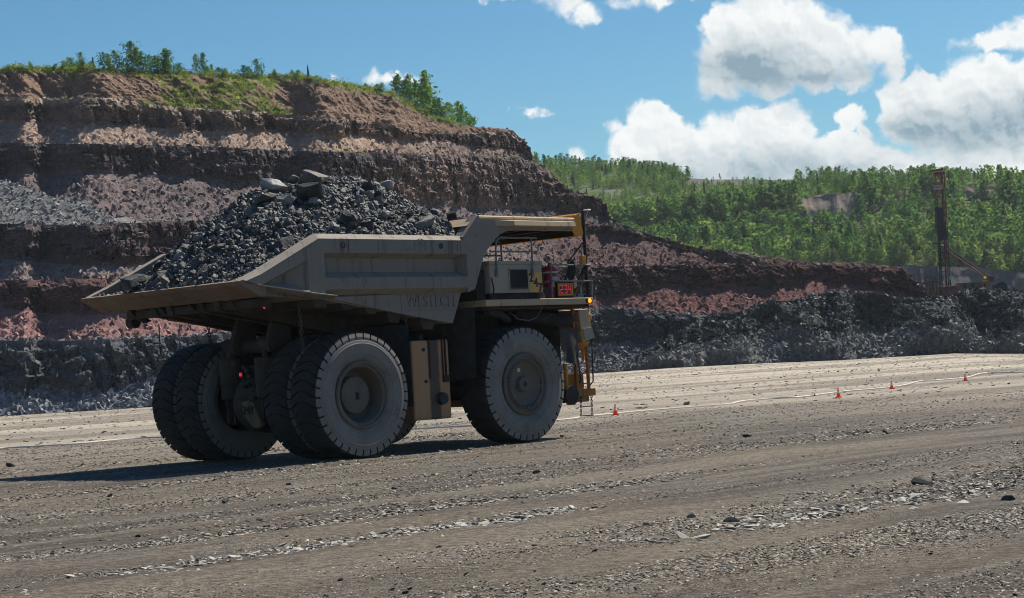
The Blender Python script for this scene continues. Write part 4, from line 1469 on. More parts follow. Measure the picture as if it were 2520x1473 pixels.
def wheel(x, yc, w, outer, style):
    """outer: -1 when the outside faces right, +1 when it faces left"""
    c = (x, yc, R)
    yo = outer * w / 2
    m = MB()
    f = lambda pr: [(r, outer * (w / 2) + outer * d) for r, d in pr]
    if style == 'front':
        m.lathe(f([(0.95, -0.16), (0.95, -0.02), (0.90, 0.02), (0.86, 0.0), (0.84, -0.05), (0.76, -0.06), (0.74, -0.02), (0.70, -0.02), (0.66, -0.07), (0.60, -0.12), (0.45, -0.18), (0.25, -0.20), (0.24, -0.12), (0.20, -0.07), (0.10, -0.05), (0.085, -0.05), (0.08, -0.13), (0.01, -0.13)]), c, n=64, open0=True)
        o = m.build('wheel', M_RIM, truck, smooth=True)
        b = MB()
        for k in range(40):
            a = 2 * math.pi * k / 40
            b.lathe([(0.028, yo - outer * 0.05), (0.028, yo + outer * 0.03), (0.015, yo + outer * 0.035)], (x + 0.70 * math.cos(a), yc, R + 0.70 * math.sin(a)), n=6)
        b.lathe([(0.675, yo - outer * 0.06), (0.675, yo - outer * 0.012), (0.735, yo - outer * 0.012), (0.735, yo - outer * 0.06)], (x, yc, R), n=48, open0=True, open1=True)
        b.build('bolt_ring', M_RIM, o)
        if outer < 0:
            MB().box(x - .33, x - .21, yc + yo + .02, yc + yo + .035, R + .38, R + .50).build('tag', M_LABEL, o)
    else:
        m.lathe(f([(0.96, -0.14), (0.96, -0.02), (0.92, 0.015), (0.88, 0.01), (0.86, -0.05), (0.80, -0.07), (0.78, -0.12), (0.76, -0.55), (0.70, -0.62), (0.53, -0.62), (0.53, -0.36), (0.51, -0.33), (0.46, -0.32), (0.02, -0.31)]), c, n=64, open0=True)
        o = m.build('wheel', M_RIM, truck, smooth=True)
        if outer < 0:
            p = MB()
            p.mi = 0
            p.box(x - .02, x + .12, yc + yo + .308, yc + yo + .32, R - .13, R + .07)
            p.build('hub_plate', M_FRAME, o)
    tyre(c, w, outer, o)
    return o


WF, WR = 1.18, 1.10
wheel(WB, -3.82 + WF / 2, WF, -1, 'front')
wheel(WB, 3.82 - WF / 2, WF, 1, 'front')
for s in (-1, 1):
    wheel(0, s * (3.86 - WR / 2), WR, s, 'rear')
    wheel(0, s * (3.86 - WR * 1.5 - .14), WR, s, 'rear')

# ---- chassis
m = MB()
for s in (-1, 1):
    m.prism([(-1.3, 2.5), (-0.5, 3.35), (3.4, 3.1), (10.0, 2.9), (10.0, 1.9), (4.0, 1.75), (1.5, 1.9), (-0.4, 2.3)], s * 1.15, s * 0.75)
m.box(5.7, 9.5, -1.5, 1.5, 2.0, 4.05)
m.box(7.9, 9.55, -2.6, 2.6, 2.3, 4.1)
m.tube([(WB, -2.7, R), (WB, 2.7, R)], 0.42, 12)
m.box(2.2, 4.6, -0.75, 0.75, 1.9, 3.1)
m.box(4.4, 5.2, -2.6, 2.6, 3.3, 4.15)
m.build('chassis', M_FRAME, truck, bevel=0.03)
# rear axle box with the wheel motors
m = MB()
m.lathe([(0.02, -1.28), (0.42, -1.24), (0.68, -1.1), (0.86, -0.8), (0.92, -0.3), (0.92, 0.6)], (0, 0, 1.72), axis='x', n=28)
m.tube([(0, -2.6, R), (0, 2.6, R)], 0.66, 24)
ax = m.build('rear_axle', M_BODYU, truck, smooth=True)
m = MB()
m.loft([(-1.30, -0.02, 1.75), (-1.30, -0.34, 1.80), (-1.27, -0.50, 1.70), (-1.20, -0.62, 1.30), (-1.16, -0.72, 1.06), (-1.22, -0.60, 0.98), (-1.27, -0.40, 1.02), (-1.31, -0.05, 1.40)],
       [(-1.12, -0.02, 1.75), (-1.12, -0.34, 1.80), (-1.12, -0.50, 1.70), (-1.08, -0.62, 1.30), (-1.05, -0.72, 1.06), (-1.1, -0.60, 0.98), (-1.12, -0.40, 1.02), (-1.12, -0.05, 1.40)])
M_PAD = dusty('worn_pad', (0.20, 0.135, 0.05), (0.115, 0.095, 0.075), 0.5)
pad = m.build('number_pad', M_PAD, ax)
text_obj('number', '247', 0.36, M_DARK, pad, (-1.32, -0.30, 1.50), (R_(90), 0, R_(-90)), 0.01)
MB().box(-1.36, -1.2, -0.6, 0.1, 1.82, 1.90).build('step_bracket', M_FRAME, ax)
# suspension cylinders with their clevises
for yc in (0.80, -0.86):
    m = MB()
    m.lathe([(0.30, 1.85), (0.33, 1.88), (0.33, 2.25), (0.345, 2.27), (0.345, 2.98), (0.31, 3.02)], (-1.0, yc, 0), axis='z', n=20)
    m.tube([(-1.0, yc, 3.0), (-1.0, yc, 3.42)], 0.12, 12)
    m.tube([(-1.0, yc - .16, 3.42), (-1.0, yc + .16, 3.42)], 0.19, 14)
    m.box(-1.1, -0.9, yc + .12, yc + .2, 1.15, 1.9)
    m.box(-1.1, -0.9, yc - .2, yc - .12, 1.15, 1.9)
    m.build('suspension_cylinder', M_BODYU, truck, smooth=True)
for y0, y1 in ((0.38, 0.56), (-1.26, -1.08)):
    m = MB()
    m.prism([(-0.4, 4.3), (-0.95, 4.25), (-1.16, 3.6), (-1.24, 3.35), (-1.16, 3.18), (-0.95, 3.12), (-0.3, 3.2)], y0, y1)
    m.tube([(-1.06, y0 - .05, 3.35), (-1.06, y1 + .05, 3.35)], 0.10, 14)
    m.build('pivot_bracket', M_BODYU, truck, bevel=0.02)
m = MB()
m.tube([(-0.75, -1.1, 3.35), (-0.75, 1.2, 3.35)], 0.2, 16)
m.build('cross_tube', M_BODYU, truck, smooth=True)
m = MB()
for k, (y, z) in enumerate(((-0.10, 2.75), (-0.22, 2.66), (-0.30, 2.50), (-0.05, 2.45))):
    m.lathe([(0.07, -1.28), (0.08, -1.24), (0.08, -1.0)], (0, y, z), axis='x', n=10)
m.box(-1.2, -0.9, -0.42, 0.08, 1.95, 2.1)
m.box(-1.1, -0.95, -0.42, 0.08, 2.1, 2.8)
for k in range(3):
    m.tube([(-1.15, -0.02 - .08 * k, 2.1), (-1.28, -0.1 - .08 * k, 2.22), (-1.25, -0.22 - .06 * k, 2.3), (-1.1, -0.3, 2.15)], 0.025, 6)
m.build('valve_block', M_FRAME, truck)


def lamp(name, x, y, z, r, axis, mat, housing=M_DARK):
    m = MB()
    if axis == 'x':
        m.box(x, x + .18, y - r * 1.6, y + r * 1.6, z - r * 1.6, z + r * 1.6)
    o = m.build(name, housing, truck, bevel=0.01)
    m2 = MB()
    m2.lathe([(r, -0.01), (r * .9, -0.03), (r * .5, -0.045), (0.01, -0.05)], (x, y, z), axis='x', n=16)
    m2.build('lens', mat, o, smooth=True)


lamp('tail_lamp', -1.30, -0.03, 2.55, 0.055, 'x', M_TAIL)
lamp('tail_lamp', -2.60, -2.93, 4.36, 0.045, 'x', M_TAIL)
# the round lamp pod under the left end of the tail
m = MB()
m.lathe([(0.10, -0.2), (0.17, -0.17), (0.18, 0.12), (0.1, 0.2)], (-2.6, 3.37, 4.28), axis='y', n=16)
m.box(-2.66, -2.54, 3.30, 3.44, 4.40, 4.62)
m.build('tail_camera', M_DARK, truck, smooth=True)

# ---- dump body
BODY = []


def side_parts(m, s):
    Y = lambda a: s * a
    m.mi = 0
    m.prism([(-3.9, 4.98), (-1.28, 6.22), (4.4, 6.22), (5.0, 6.82), (5.12, 5.8), (4.68, 4.72), (4.3, 4.6), (-1, 4.5), (-3.3, 4.68)], Y(3.50), Y(3.44))
    m.prism([(-1.0, 4.56), (4.33, 4.66), (3.90, 3.72), (2.0, 4.02)], Y(3.58), Y(3.502))
    # lower rib with its sky-facing top
    sec = [(3.50, 5.26), (3.80, 5.09), (3.80, 4.77), (3.58, 4.62), (3.50, 4.62)]
    m.loft([(-1.12, Y(a), b) for a, b in sec], [(4.42, Y(a), b) for a, b in sec])
    # upright rib where the body cranes towards the canopy
    o = [(4.40, 4.62), (4.70, 4.72), (5.16, 5.77), (4.72, 5.72), (4.42, 5.80), (4.42, 5.0)]
    m.prism(o, Y(3.797), Y(3.46))
    m.loft([(4.425, Y(3.79), 5.79), (4.425, Y(3.79), 5.08), (4.425, Y(3.502), 5.15), (4.425, Y(3.502), 5.72)],
           [(4.28, Y(3.503), 5.73), (4.28, Y(3.503), 5.16), (4.28, Y(3.501), 5.16), (4.28, Y(3.501), 5.73)])
    # rear upright and the hollow behind it
    m.prism([(-1.72, 4.70), (-1.10, 4.60), (-1.10, 6.0), (-1.3, 6.05), (-1.72, 5.85)], Y(3.797), Y(3.46))
    m.loft([(-1.71, Y(3.79), 5.72), (-1.71, Y(3.79), 4.76), (-1.71, Y(3.5), 4.76), (-1.71, Y(3.5), 5.6)],
           [(-2.25, Y(3.505), 5.42), (-2.25, Y(3.505), 4.85), (-2.25, Y(3.5), 4.85), (-2.25, Y(3.5), 5.40)])
    # sloping sill under the hollow
    m.loft([(-1.71, Y(3.86), 4.66), (-1.71, Y(3.86), 4.70), (-1.71, Y(3.50), 5.02), (-1.71, Y(3.50), 4.60)],
           [(-3.5, Y(3.84), 4.90), (-3.5, Y(3.84), 4.93), (-3.5, Y(3.50), 4.99), (-3.5, Y(3.50), 4.85)])
    m.loft([(-0.72, Y(3.86), 4.56), (-0.72, Y(3.86), 4.59), (-0.72, Y(3.50), 4.62), (-0.72, Y(3.50), 4.52)],
           [(-1.71, Y(3.86), 4.66), (-1.71, Y(3.86), 4.695), (-1.71, Y(3.50), 4.80), (-1.71, Y(3.50), 4.60)])
    # crane neck
    m.prism([(4.31, 6.2), (4.725, 5.715), (4.42, 5.77), (4.31, 5.77)], Y(3.794), Y(3.5))
    m.prism([(4.30, 6.20), (4.34, 6.31), (4.93, 6.89), (5.10, 6.895), (9.30, 6.88), (9.30, 6.50), (6.9, 6.50), (6.42, 6.49), (6.15, 6.46), (5.9, 6.38), (5.68, 6.23), (5.45, 6.03), (5.162, 5.765), (4.72, 5.72)], Y(3.80), Y(3.66))
    m.prism([(4.28, 6.27), (4.34, 6.315), (4.95, 6.915), (5.02, 6.88), (4.44, 6.24)], Y(3.803), Y(3.40))


m = MB()
for s in (-1, 1):
    side_parts(m, s)
# headboard, floor, tail
m.prism([(3.90, 3.72), (4.3, 4.6), (4.75, 5.7), (5.0, 6.75), (4.85, 6.75), (4.55, 5.7), (4.1, 4.6), (3.72, 3.85)], -3.44, 3.44)
m.prism([(3.85, 3.74), (-1.0, 4.50), (-3.30, 4.66), (-3.25, 4.82), (-1.0, 4.72), (3.75, 4.0)], -3.50, 3.50)
m.mi = 1
m.prism([(-3.36, 4.60), (-4.02, 4.93), (-4.10, 5.03), (-3.98, 5.065), (-3.2, 4.85), (-3.2, 4.62)], -3.80, 3.80)
m.mi = 2
for y in (-1.5, -0.75, 0.75, 1.5):
    m.prism([(3.2, 3.84), (-1.0, 4.45), (-3.2, 4.62), (-3.1, 4.35), (-1.2, 4.02), (0.5, 3.7), (3.0, 3.45)], y - .12, y + .12)
for y in (-2.2, -0.35, 1.1, 2.6):
    m.prism([(-3.3, 4.62), (-3.05, 4.62), (-2.5, 4.28), (-2.7, 4.22), (-3.1, 4.42)], y - .06, y + .06)
m.box(-3.05, -2.5, -3.1, 3.0, 4.36, 4.58)
body = m.build('dump_body', [M_BODY, M_TAILP, M_BODYU], truck, bevel=0.022)
# transverse beams under the floor, their ends showing below the side
for k, (x0, x1, zt, zb) in enumerate(((-1.40, -0.72, 4.60, 4.28), (-0.37, 0.2, 4.44, 4.20), (0.52, 1.10, 4.32, 4.06), (1.37, 2.0, 4.16, 3.80), (2.66, 3.32, 3.93, 3.57))):
    mm = MB()
    mm.prism([(x0, zt), (x1, zt - .08), (x1 - .14, zb - .02), (x0 + .14, zb + .02)], -3.47, 3.47)
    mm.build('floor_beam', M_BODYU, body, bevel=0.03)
# top rails
for s in (-1, 1):
    Y = lambda a: s * a
    sec = [(3.44, 0.0), (3.62, 0.03), (3.80, -0.12), (3.80, -0.52), (3.52, -0.645), (3.44, -0.645)]
    mm = MB()
    A = [(-1.28, Y(a), 6.31 + b) for a, b in sec]
    mm.loft(A, [(4.38, Y(a), 6.29 + b) for a, b in sec])
    Bc = [(-3.35, Y(a), 5.33 + b * (0.8 if b < -.2 else 1)) for a, b in sec]
    mm.loft(A, Bc)
    mm.loft(Bc, [(-4.06, Y(a), 5.04 + b * (0.12 if b < -.2 else 0.6)) for a, b in sec])
    mm.build('top_rail', M_BODY, body, bevel=0.018)
# lifting eyes seen as dark holes, one raised arrow emblem, the raised maker's word
for x in (-0.40, 3.37):
    MB().lathe([(0.055, 0.0), (0.085, -0.012), (0.085, 0.03)], (x, -3.80, 6.0), axis='y', n=16).build('lifting_hole', M_DARK, body)
mm = MB()
for k in range(40):
    a0, a1 = 2 * math.pi * k / 40, 2 * math.pi * (k + 1) / 40
    if not (3.7 < a0 < 5.6):
        q = [(2.55 + r * math.cos(a), 5.975 + r * math.sin(a)) for a, r in ((a0, .235), (a1, .235), (a1, .215), (a0, .215))]
        mm.prism(q, -3.798, -3.812)
mm.prism([(2.54, 5.80), (2.56, 5.80), (2.56, 6.10), (2.54, 6.10)], -3.798, -3.812)
mm.prism([(2.42, 6.0), (2.55, 6.13), (2.68, 6.0), (2.68, 5.975), (2.55, 6.10), (2.42, 5.975)], -3.798, -3.812)
M_LETTER = dusty('lettering_steel', (0.155, 0.125, 0.10), (0.195, 0.170, 0.145), 0.85)
mm.build('arrow_emblem', M_LETTER, body)
text_obj('lettering', 'WESTECH', 0.50, M_LETTER, body, (3.06, -3.592, 4.38), (R_(90), R_(1.0), 0), 0.012).scale = (0.86, 1, 1)
mm = MB()
for z in (4.60, 4.13):
    mm.box(1.88 if z > 4.4 else 1.88, 4.1, -3.592, -3.578, z - .008, z + .008)
mm.box(1.872, 1.888, -3.592, -3.578, 4.13, 4.60)
mm.build('lettering_frame', M_LETTER, body)
mm = MB()
for x, z0, z1 in ((0.92, 5.80, 6.17), (2.95, 5.98, 6.17), (4.05, 5.80, 6.17), (-0.2, 5.85, 6.17)):
    mm.box(x - .006, x + .006, -3.806, -3.79, z0, z1)
for x in (0.3, 1.9, 3.3):
    mm.box(x - .006, x + .006, -3.806, -3.79, 4.79, 5.07)
mm.box(0.38, 0.40, -3.806, -3.79, 4.93, 5.06)
mm.build('weld_seam', M_BODYU, body)
# canopy over the cab deck
m = MB()
m.prism([(4.6, 6.62), (4.95, 6.87), (9.40, 6.85), (9.40, 6.74), (5.12, 6.74)], -3.66, 3.66)
m.mi = 1
for x in (5.9, 7.0, 8.1, 9.09):
    m.box(x, x + .14, -3.6, 3.6, 6.50, 6.745)
m.mi = 0
for s in (-1, 1):
    m.tube([(5.0, s * 3.76, 6.86), (9.35, s * 3.76, 6.845)], 0.075, 10)
    sec = [(3.80, 6.80), (4.00, 6.765), (4.03, 6.62), (3.80, 6.585)]
    m.loft([(6.30, s * a, b) for a, b in sec], [(9.05, s * a, b) for a, b in sec])
    m.loft([(6.30, s * a, b) for a, b in sec], [(5.70, s * 3.79, 6.80), (5.70, s * 3.80, 6.79), (5.70, s * 3.80, 6.63), (5.70, s * 3.79, 6.60)])
m.mi = 1
m.prism([(5.2, 6.55), (9.1, 6.50), (9.1, 6.42), (5.9, 6.42)], 3.66, 3.80)
m.mi = 1
m.box(9.235, 9.275, -3.7, 3.7, 6.34, 6.735)  # dark plates standing in for the shade under the canopy
m.box(5.3, 9.2, -3.6, 3.6, 6.70, 6.737)
can = m.build('canopy', [M_YEL, M_FRAME], body, bevel=0.015)
m = MB()
m.prism([(9.28, 6.40), (9.26, 6.82), (9.30, 7.0), (9.38, 7.06), (9.46, 7.0), (9.62, 6.46), (9.60, 6.36), (9.42, 6.33)], -3.80, 3.80)
m.prism([(9.05, 6.50), (9.26, 6.98), (9.38, 7.075), (9.44, 7.02), (9.50, 6.75), (9.42, 6.32), (9.20, 6.36)], -3.84, -3.805)
m.build('canopy_lip', M_YEL2, can, bevel=0.02)
m = MB()
m.tube([(4.55, -2.9, 6.95), (4.75, -3.1, 7.0)], 0.13, 12)
m.build('spill_pipe', M_DARK, body)

# ---- hydraulic tank between the wheels
m = MB()
m.box(2.42, 3.92, -3.32, -1.4, 0.92, 3.26)
tank = m.build('oil_tank', M_TANK, truck, bevel=0.06)
m = MB()
for x, r in ((3.62, .022), (3.74, .03), (3.10, .02)):
    m.tube([(x, -3.33, 3.28), (x, -3.35, 3.2), (x, -3.35, 2.12)], r, 8)
m.box(3.62, 3.80, -3.40, -3.325, 2.0, 2.2)
m.tube([(2.9, -3.2, 3.25), (2.9, -3.2, 3.42)], 0.08, 10)
for x, z in ((2.88, 2.98), (2.92, 2.05)):
    m.lathe([(0.05, -0.03), (0.05, 0.01)], (x, -3.33, z), axis='y', n=10)
m.build('tank_pipes', M_FRAME, tank, smooth=True)
m = MB()
m.lathe([(0.04, -0.16), (0.17, -0.14), (0.19, -0.02), (0.19, 0.02)], (3.50, -3.33, 1.52), axis='y', n=18)
m.build('filler_cap', M_DARK, tank, smooth=True)


def sheet(name, pts0, pts1, mat, parent, n=7, sag=0.06, seed=1, th=0.025):
    """a hanging rubber sheet between two edges, slightly waved"""
    rr = random.Random(seed)
    m = MB()
    V, F = [], []
    a0, a1, b0, b1 = [Vector(p) for p in (*pts0, *pts1)]
    nrm = (a1 - a0).cross(b0 - a0).normalized()
    for i in range(n):
        for j in range(n):
            u, v = i / (n - 1), j / (n - 1)
            p = (a0.lerp(a1, u)).lerp(b0.lerp(b1, u), v)
            p = p + nrm * (sag * math.sin(u * 5 + seed) * v + rr.uniform(-.008, .008))
            V.append(p)
    for k in (0, 1):
        m.add([p + nrm * th * k for p in V], [(i * n + j, (i + 1) * n + j, (i + 1) * n + j + 1, i * n + j + 1) for i in range(n - 1) for j in range(n - 1)])
    return m.build(name, mat, parent, smooth=True)


sheet('mud_flap', ((4.72, -3.72, 4.15), (4.5, -1.5, 4.15)), ((4.62, -3.78, 2.08), (4.45, -1.5, 1.9)), M_FLAP, truck, seed=2)
sheet('mud_flap', ((2.12, -3.58, 3.72), (2.05, -1.4, 3.75)), ((2.06, -3.62, 1.35), (2.05, -1.4, 1.4)), M_FLAP, truck, seed=5)
sheet('mud_flap', ((8.60, -3.45, 3.45), (9.60, -3.35, 3.45)), ((8.85, -3.50, 2.40), (9.32, -3.42, 2.30)), M_FLAP, truck, seed=7)
sheet('mud_flap', ((2.12, 3.58, 3.72), (2.05, 1.4, 3.75)), ((2.06, 3.62, 1.35), (2.05, 1.4, 1.4)), M_FLAP, truck, seed=9)


def chain(name, p0, p1, link_l, r, mat, parent):
    """links standing alternately crosswise"""
    p0, p1 = Vector(p0), Vector(p1)
    d = p1 - p0
    n = max(2, int(d.length / (link_l * 0.72)))
    z = d.normalized()
    x = z.orthogonal().normalized()
    y = z.cross(x)
    m = MB()
    for k in range(n):
        c = p0 + d * ((k + .5) / n)
        a = x if k % 2 else y
        ring = []
        for q in range(10):
            t = 2 * math.pi * q / 10
            ring.append(c + z * math.cos(t) * link_l * .5 + a * math.sin(t) * link_l * .3)
        ring.append(ring[0])
        m.tube(ring, r, 5, cap=False)
    return m.build(name, mat, parent, smooth=True)


chain('hanging_chain', (-2.3, 0.1, 4.2), (-2.25, 0.05, 3.18), 0.13, 0.02, M_DARK, truck)
chain('hanging_chain', (-1.9, -3.55, 4.38), (-1.85, -3.57, 3.10), 0.15, 0.024, M_BODYU, truck)
chain('hanging_chain', (2.05, -3.5, 3.98), (2.07, -3.55, 3.70), 0.16, 0.03, M_BODYU, truck)
m = MB()
m.tube([(-2.0, 2.9, 4.2), (-2.0, 2.9, 3.3)], 0.018, 6)
m.build('hanging_cable', M_DARK, truck)

# ---- deck
m = MB()
m.prism([(5.0, -3.9), (9.70, -3.9), (9.82, -3.86), (9.90, -3.75), (9.93, -3.6), (9.93, 3.9), (6.0, 3.9), (6.0, 1.0), (5.0, 1.0)], 4.185, 4.385, 'z')
m.mi = 1
m.box(5.05, 9.8, -3.7, 3.7, 4.08, 4.183)
deck = m.build('deck', [M_YEL, M_FRAME], truck, bevel=0.02)
m = MB()
m.box(9.42, 9.76, -3.915, -3.86, 4.20, 4.37)
al = m.build('turn_lamp', M_DARK, truck, bevel=0.03)
m = MB()
m.lathe([(0.075, 0.0), (0.072, -0.015), (0.05, -0.025), (0.01, -0.028)], (9.60, -3.916, 4.285), axis='y', n=18)
m.build('lens', M_AMBER, al, smooth=True)
# control cabinet
m = MB()
m.box(5.38, 7.66, -3.75, -2.0, 4.58, 5.46)
m.mi = 1
m.box(5.36, 7.69, -3.78, -1.98, 5.462, 5.56)
m.mi = 2
m.box(5.0, 5.36, -3.55, -2.0, 4.40, 5.30)
m.box(5.5, 7.5, -3.6, -2.1, 4.39, 4.58)
cab_ = m.build('control_cabinet', [M_GREYP, M_GREYP, M_FRAME], truck, bevel=0.018)
m = MB()
m.box(6.19, 7.03, -3.775, -3.752, 4.65, 5.345)
m.mi = 1
m.box(6.22, 7.00, -3.778, -3.7755, 4.68, 5.30)
m.mi = 2
for k in range(9):
    x = 6.25 + k * 0.082
    m.loft([(x, -3.779, 4.74), (x + .05, -3.80, 4.74), (x + .058, -3.80, 4.74), (x + .01, -3.779, 4.74)], [(x, -3.779, 5.27), (x + .05, -3.80, 5.27), (x + .058, -3.80, 5.27), (x + .01, -3.779, 5.27)])
m.build('vent_grille', [M_GREYP, M_BLACKG, M_FRAME], cab_)
m = MB()
m.box(7.07, 7.655, -3.757, -3.7515, 4.60, 5.20)
M_PANEL = dusty('faded_yellow_panel', (0.62, 0.34, 0.10), (0.46, 0.31, 0.16), 0.35)
pan = m.build('number_panel', M_PANEL, cab_)
for ch, x, z in (('2', 7.165, 5.03), ('4', 7.36, 4.88), ('7', 7.555, 4.72)):
    text_obj('digit', ch, 0.37, M_DIGIT, pan, (x, -3.762, z), (R_(90), 0, 0), 0.004, 0.012)
m = MB()
m.box(5.0, 5.1, -3.6, -3.5, 5.3, 5.9)
m.box(5.15, 5.35, -3.3, -2.6, 5.3, 6.1)
m.build('duct', M_FRAME, cab_)


def rail(name, runs, r, mat, parent):
    m = MB()
    for p in runs:
        m.tube(p, r, 8)
    return m.build(name, mat, parent, smooth=True)


rail('cabinet_handrail', [[(5.65, -3.80, 5.15), (5.65, -3.80, 5.95), (5.70, -3.80, 6.18), (5.84, -3.80, 6.26), (7.45, -3.80, 6.26)], [(7.22, -3.80, 5.15), (7.22, -3.80, 6.26)],
                          [(5.45, -3.80, 5.84), (7.46, -3.80, 5.84)], [(7.60, -2.1, 5.56), (7.60, -2.1, 6.20), (7.52, -2.1, 6.30), (5.9, -2.1, 6.30)], [(7.60, -2.1, 5.85), (5.7, -2.1, 5.85)],
                          [(5.65, -3.77, 5.22), (5.65, -3.83, 5.22)], [(7.22, -3.77, 5.22), (7.22, -3.83, 5.22)]], 0.028, M_RAIL, truck)
m = MB()
for x in (5.65, 7.22):
    m.box(x - .05, x + .05, -3.80, -3.752, 5.08, 5.30)
m.build('rail_foot', M_RAIL, truck)
rail('deck_handrail', [[(8.03, -3.80, 4.39), (8.03, -3.80, 5.43), (9.86, -3.80, 5.43)], [(8.05, -3.80, 4.92), (9.90, -3.80, 4.92)], [(9.86, -3.80, 4.39), (9.86, -3.80, 5.0)],
                       [(9.88, -3.7, 5.43), (9.88, -0.9, 5.43)], [(9.88, -3.7, 4.92), (9.88, -0.9, 4.92)], [(9.88, -3.3, 4.39), (9.88, -3.3, 5.43)], [(9.88, -2.2, 4.39), (9.88, -2.2, 5.43)],
                       [(9.88, -0.9, 4.39), (9.88, -0.9, 5.43)], [(7.72, -3.3, 4.39), (7.72, -3.3, 5.55), (7.72, -1.6, 5.6)], [(7.72, -3.3, 5.0), (7.72, -1.6, 5.05)],
                       [(7.76, -3.62, 4.39), (7.76, -3.62, 4.75), (7.84, -3.62, 4.9), (8.0, -3.72, 4.92)]], 0.028, M_RAIL, truck)
m = MB()
m.lathe([(0.11, 0), (0.12, 0.02), (0.10, 0.04)], (7.86, -3.72, 4.62), axis='y', n=14)
m.build('work_lamp', M_FRAME, truck, smooth=True)
m = MB()
m.tube([(7.8, -3.5, 4.86), (7.86, -3.5, 5.0)], 0.08, 8)
m.build('horn', M_RAIL, truck)
# fire extinguisher bottles
for (x, y, r, z0, z1) in ((8.40, -3.35, 0.29, 4.40, 5.42), (9.33, -3.45, 0.155, 4.50, 5.10)):
    m = MB()
    h = z1 - z0
    m.lathe([(r * .9, z0), (r, z0 + .04), (r, z1 - r * .6), (r * .93, z1 - r * .32), (r * .72, z1 - r * .1), (r * .42, z1), (0.01, z1 + .01)], (x, y, 0), axis='z', n=24)
    o = m.build('extinguisher_bottle', M_RED, truck, smooth=True)
    m = MB()
    m.lathe([(r * 1.01, z1 - r * .62 - .05), (r * 1.012, z1 - r * .62)], (x, y, 0), axis='z', n=24)
    m.build('band', M_LABEL, o, smooth=True)
    m = MB()
    V = []
    for a in np.linspace(-2.05, -1.2, 6):
        V += [(x + r * 1.012 * math.cos(a), y + r * 1.012 * math.sin(a), z0 + h * .34), (x + r * 1.012 * math.cos(a), y + r * 1.012 * math.sin(a), z0 + h * .66)]
    m.add(V, [(2 * k, 2 * k + 2, 2 * k + 3, 2 * k + 1) for k in range(5)])
    m.build('paper_label', M_LABEL, o, smooth=True)
    m = MB()
    m.tube([(x, y, z1), (x, y, z1 + .06), (x + .1, y - .02, z1 + .06)], 0.035, 8)
    m.tube([(x + r * 1.05, y - .02, z1 - .1), (x + r * 1.3, y, z1 - .3), (x + r * 1.15, y, z0 + .1)], 0.022, 6)
    m.build('valve', M_DARK, o, smooth=True)
# payload display
m = MB()
m.box(8.33, 9.07, -3.72, -3.35, 4.40, 4.90)
m.mi = 1
m.box(8.30, 9.10, -3.86, -3.30, 4.902, 4.93)
m.mi = 2
m.box(8.37, 9.05, -3.745, -3.722, 4.47, 4.86)
m.mi = 3
m.box(8.43, 8.99, -3.750, -3.7455, 4.52, 4.81)
disp = m.build('payload_display', [M_FRAME, M_RAIL, M_YEL2, M_BLACKG], truck, bevel=0.004)
SEG = {'2': 'abged', '3': 'abgcd', '4': 'fgbc'}
m = MB()
for k, ch in enumerate('234'):
    x0, z0, w, h = 8.475 + k * 0.182, 4.55, 0.10, 0.23
    sg = {'a': ((0, 1), (1, 1)), 'b': ((1, 1), (1, .5)), 'c': ((1, .5), (1, 0)), 'd': ((0, 0), (1, 0)), 'e': ((0, 0), (0, .5)), 'f': ((0, .5), (0, 1)), 'g': ((0, .5), (1, .5))}
    for q in SEG[ch]:
        (a, b), (c, d) = sg[q]
        for t in np.linspace(0, 1, 6):
            x, z = x0 + w * (a + (c - a) * t), z0 + h * (b + (d - b) * t)
            m.box(x - .0085, x + .0085, -3.7535, -3.7505, z - .0085, z + .0085)
m.build('lit_digits', M_LED, disp)
rail('conduit', [[(7.70, -3.70, 5.30), (7.74, -3.72, 5.0), (7.72, -3.70, 4.70), (7.85, -3.5, 4.45)], [(7.72, -3.4, 5.4), (7.9, -3.45, 5.25), (8.1, -3.4, 5.3)], [(8.68, -3.4, 5.2), (8.85, -3.45, 5.05), (8.8, -3.5, 4.7), (8.95, -3.5, 4.45)],
                 [(8.72, -3.3, 5.3), (8.95, -3.35, 5.2), (9.15, -3.4, 5.12)], [(5.40, -3.80, 5.05), (5.46, -3.82, 4.70), (5.42, -3.80, 4.45)], [(9.2, -3.6, 4.55), (9.4, -3.62, 4.75), (9.55, -3.6, 4.55)]], 0.022, M_DARK, truck)
m = MB()
m.box(7.74, 7.98, -3.55, -3.3, 4.39, 4.72)
m.box(8.74, 8.96, -3.3, -3.1, 4.39, 5.15)
m.box(9.40, 9.60, -3.30, -3.05, 4.39, 4.95)
m.build('junction_cabinet', M_GREYP, truck, bevel=0.015)
# mirror, mast and braces
m = MB()
m.lathe([(0.02, -0.03), (0.10, -0.03), (0.11, 0.0), (0.10, 0.03), (0.02, 0.03)], (0, 0, 0), axis='x', n=20)
o = m.build('mirror', M_DARK, truck, smooth=True)
o.location, o.scale, o.rotation_euler = (9.05, -3.72, 5.25), (1.0, 1.35, 2.9), (R_(8), R_(0), R_(38))
rail('mirror_frame', [[(8.95, -3.70, 4.93), (8.93, -3.70, 5.52), (9.64, -3.72, 6.12)], [(9.08, -3.7, 4.95), (9.2, -3.7, 5.1), (9.22, -3.7, 5.48), (9.16, -3.7, 5.53), (9.06, -3.7, 5.50)], [(8.75, -3.68, 4.95), (8.95, -3.7, 5.3)],
                      [(9.66, -3.74, 5.42), (9.16, -3.78, 4.45)], [(9.66, -3.74, 5.42), (9.5, -3.2, 4.45)]], 0.026, M_DARK, truck)
m = MB()
m.tube([(9.70, -3.76, 4.39), (9.68, -3.76, 7.14)], 0.055, 8)
m.tube([(9.68, -3.76, 7.14), (9.68, -3.76, 7.24)], 0.02, 6)
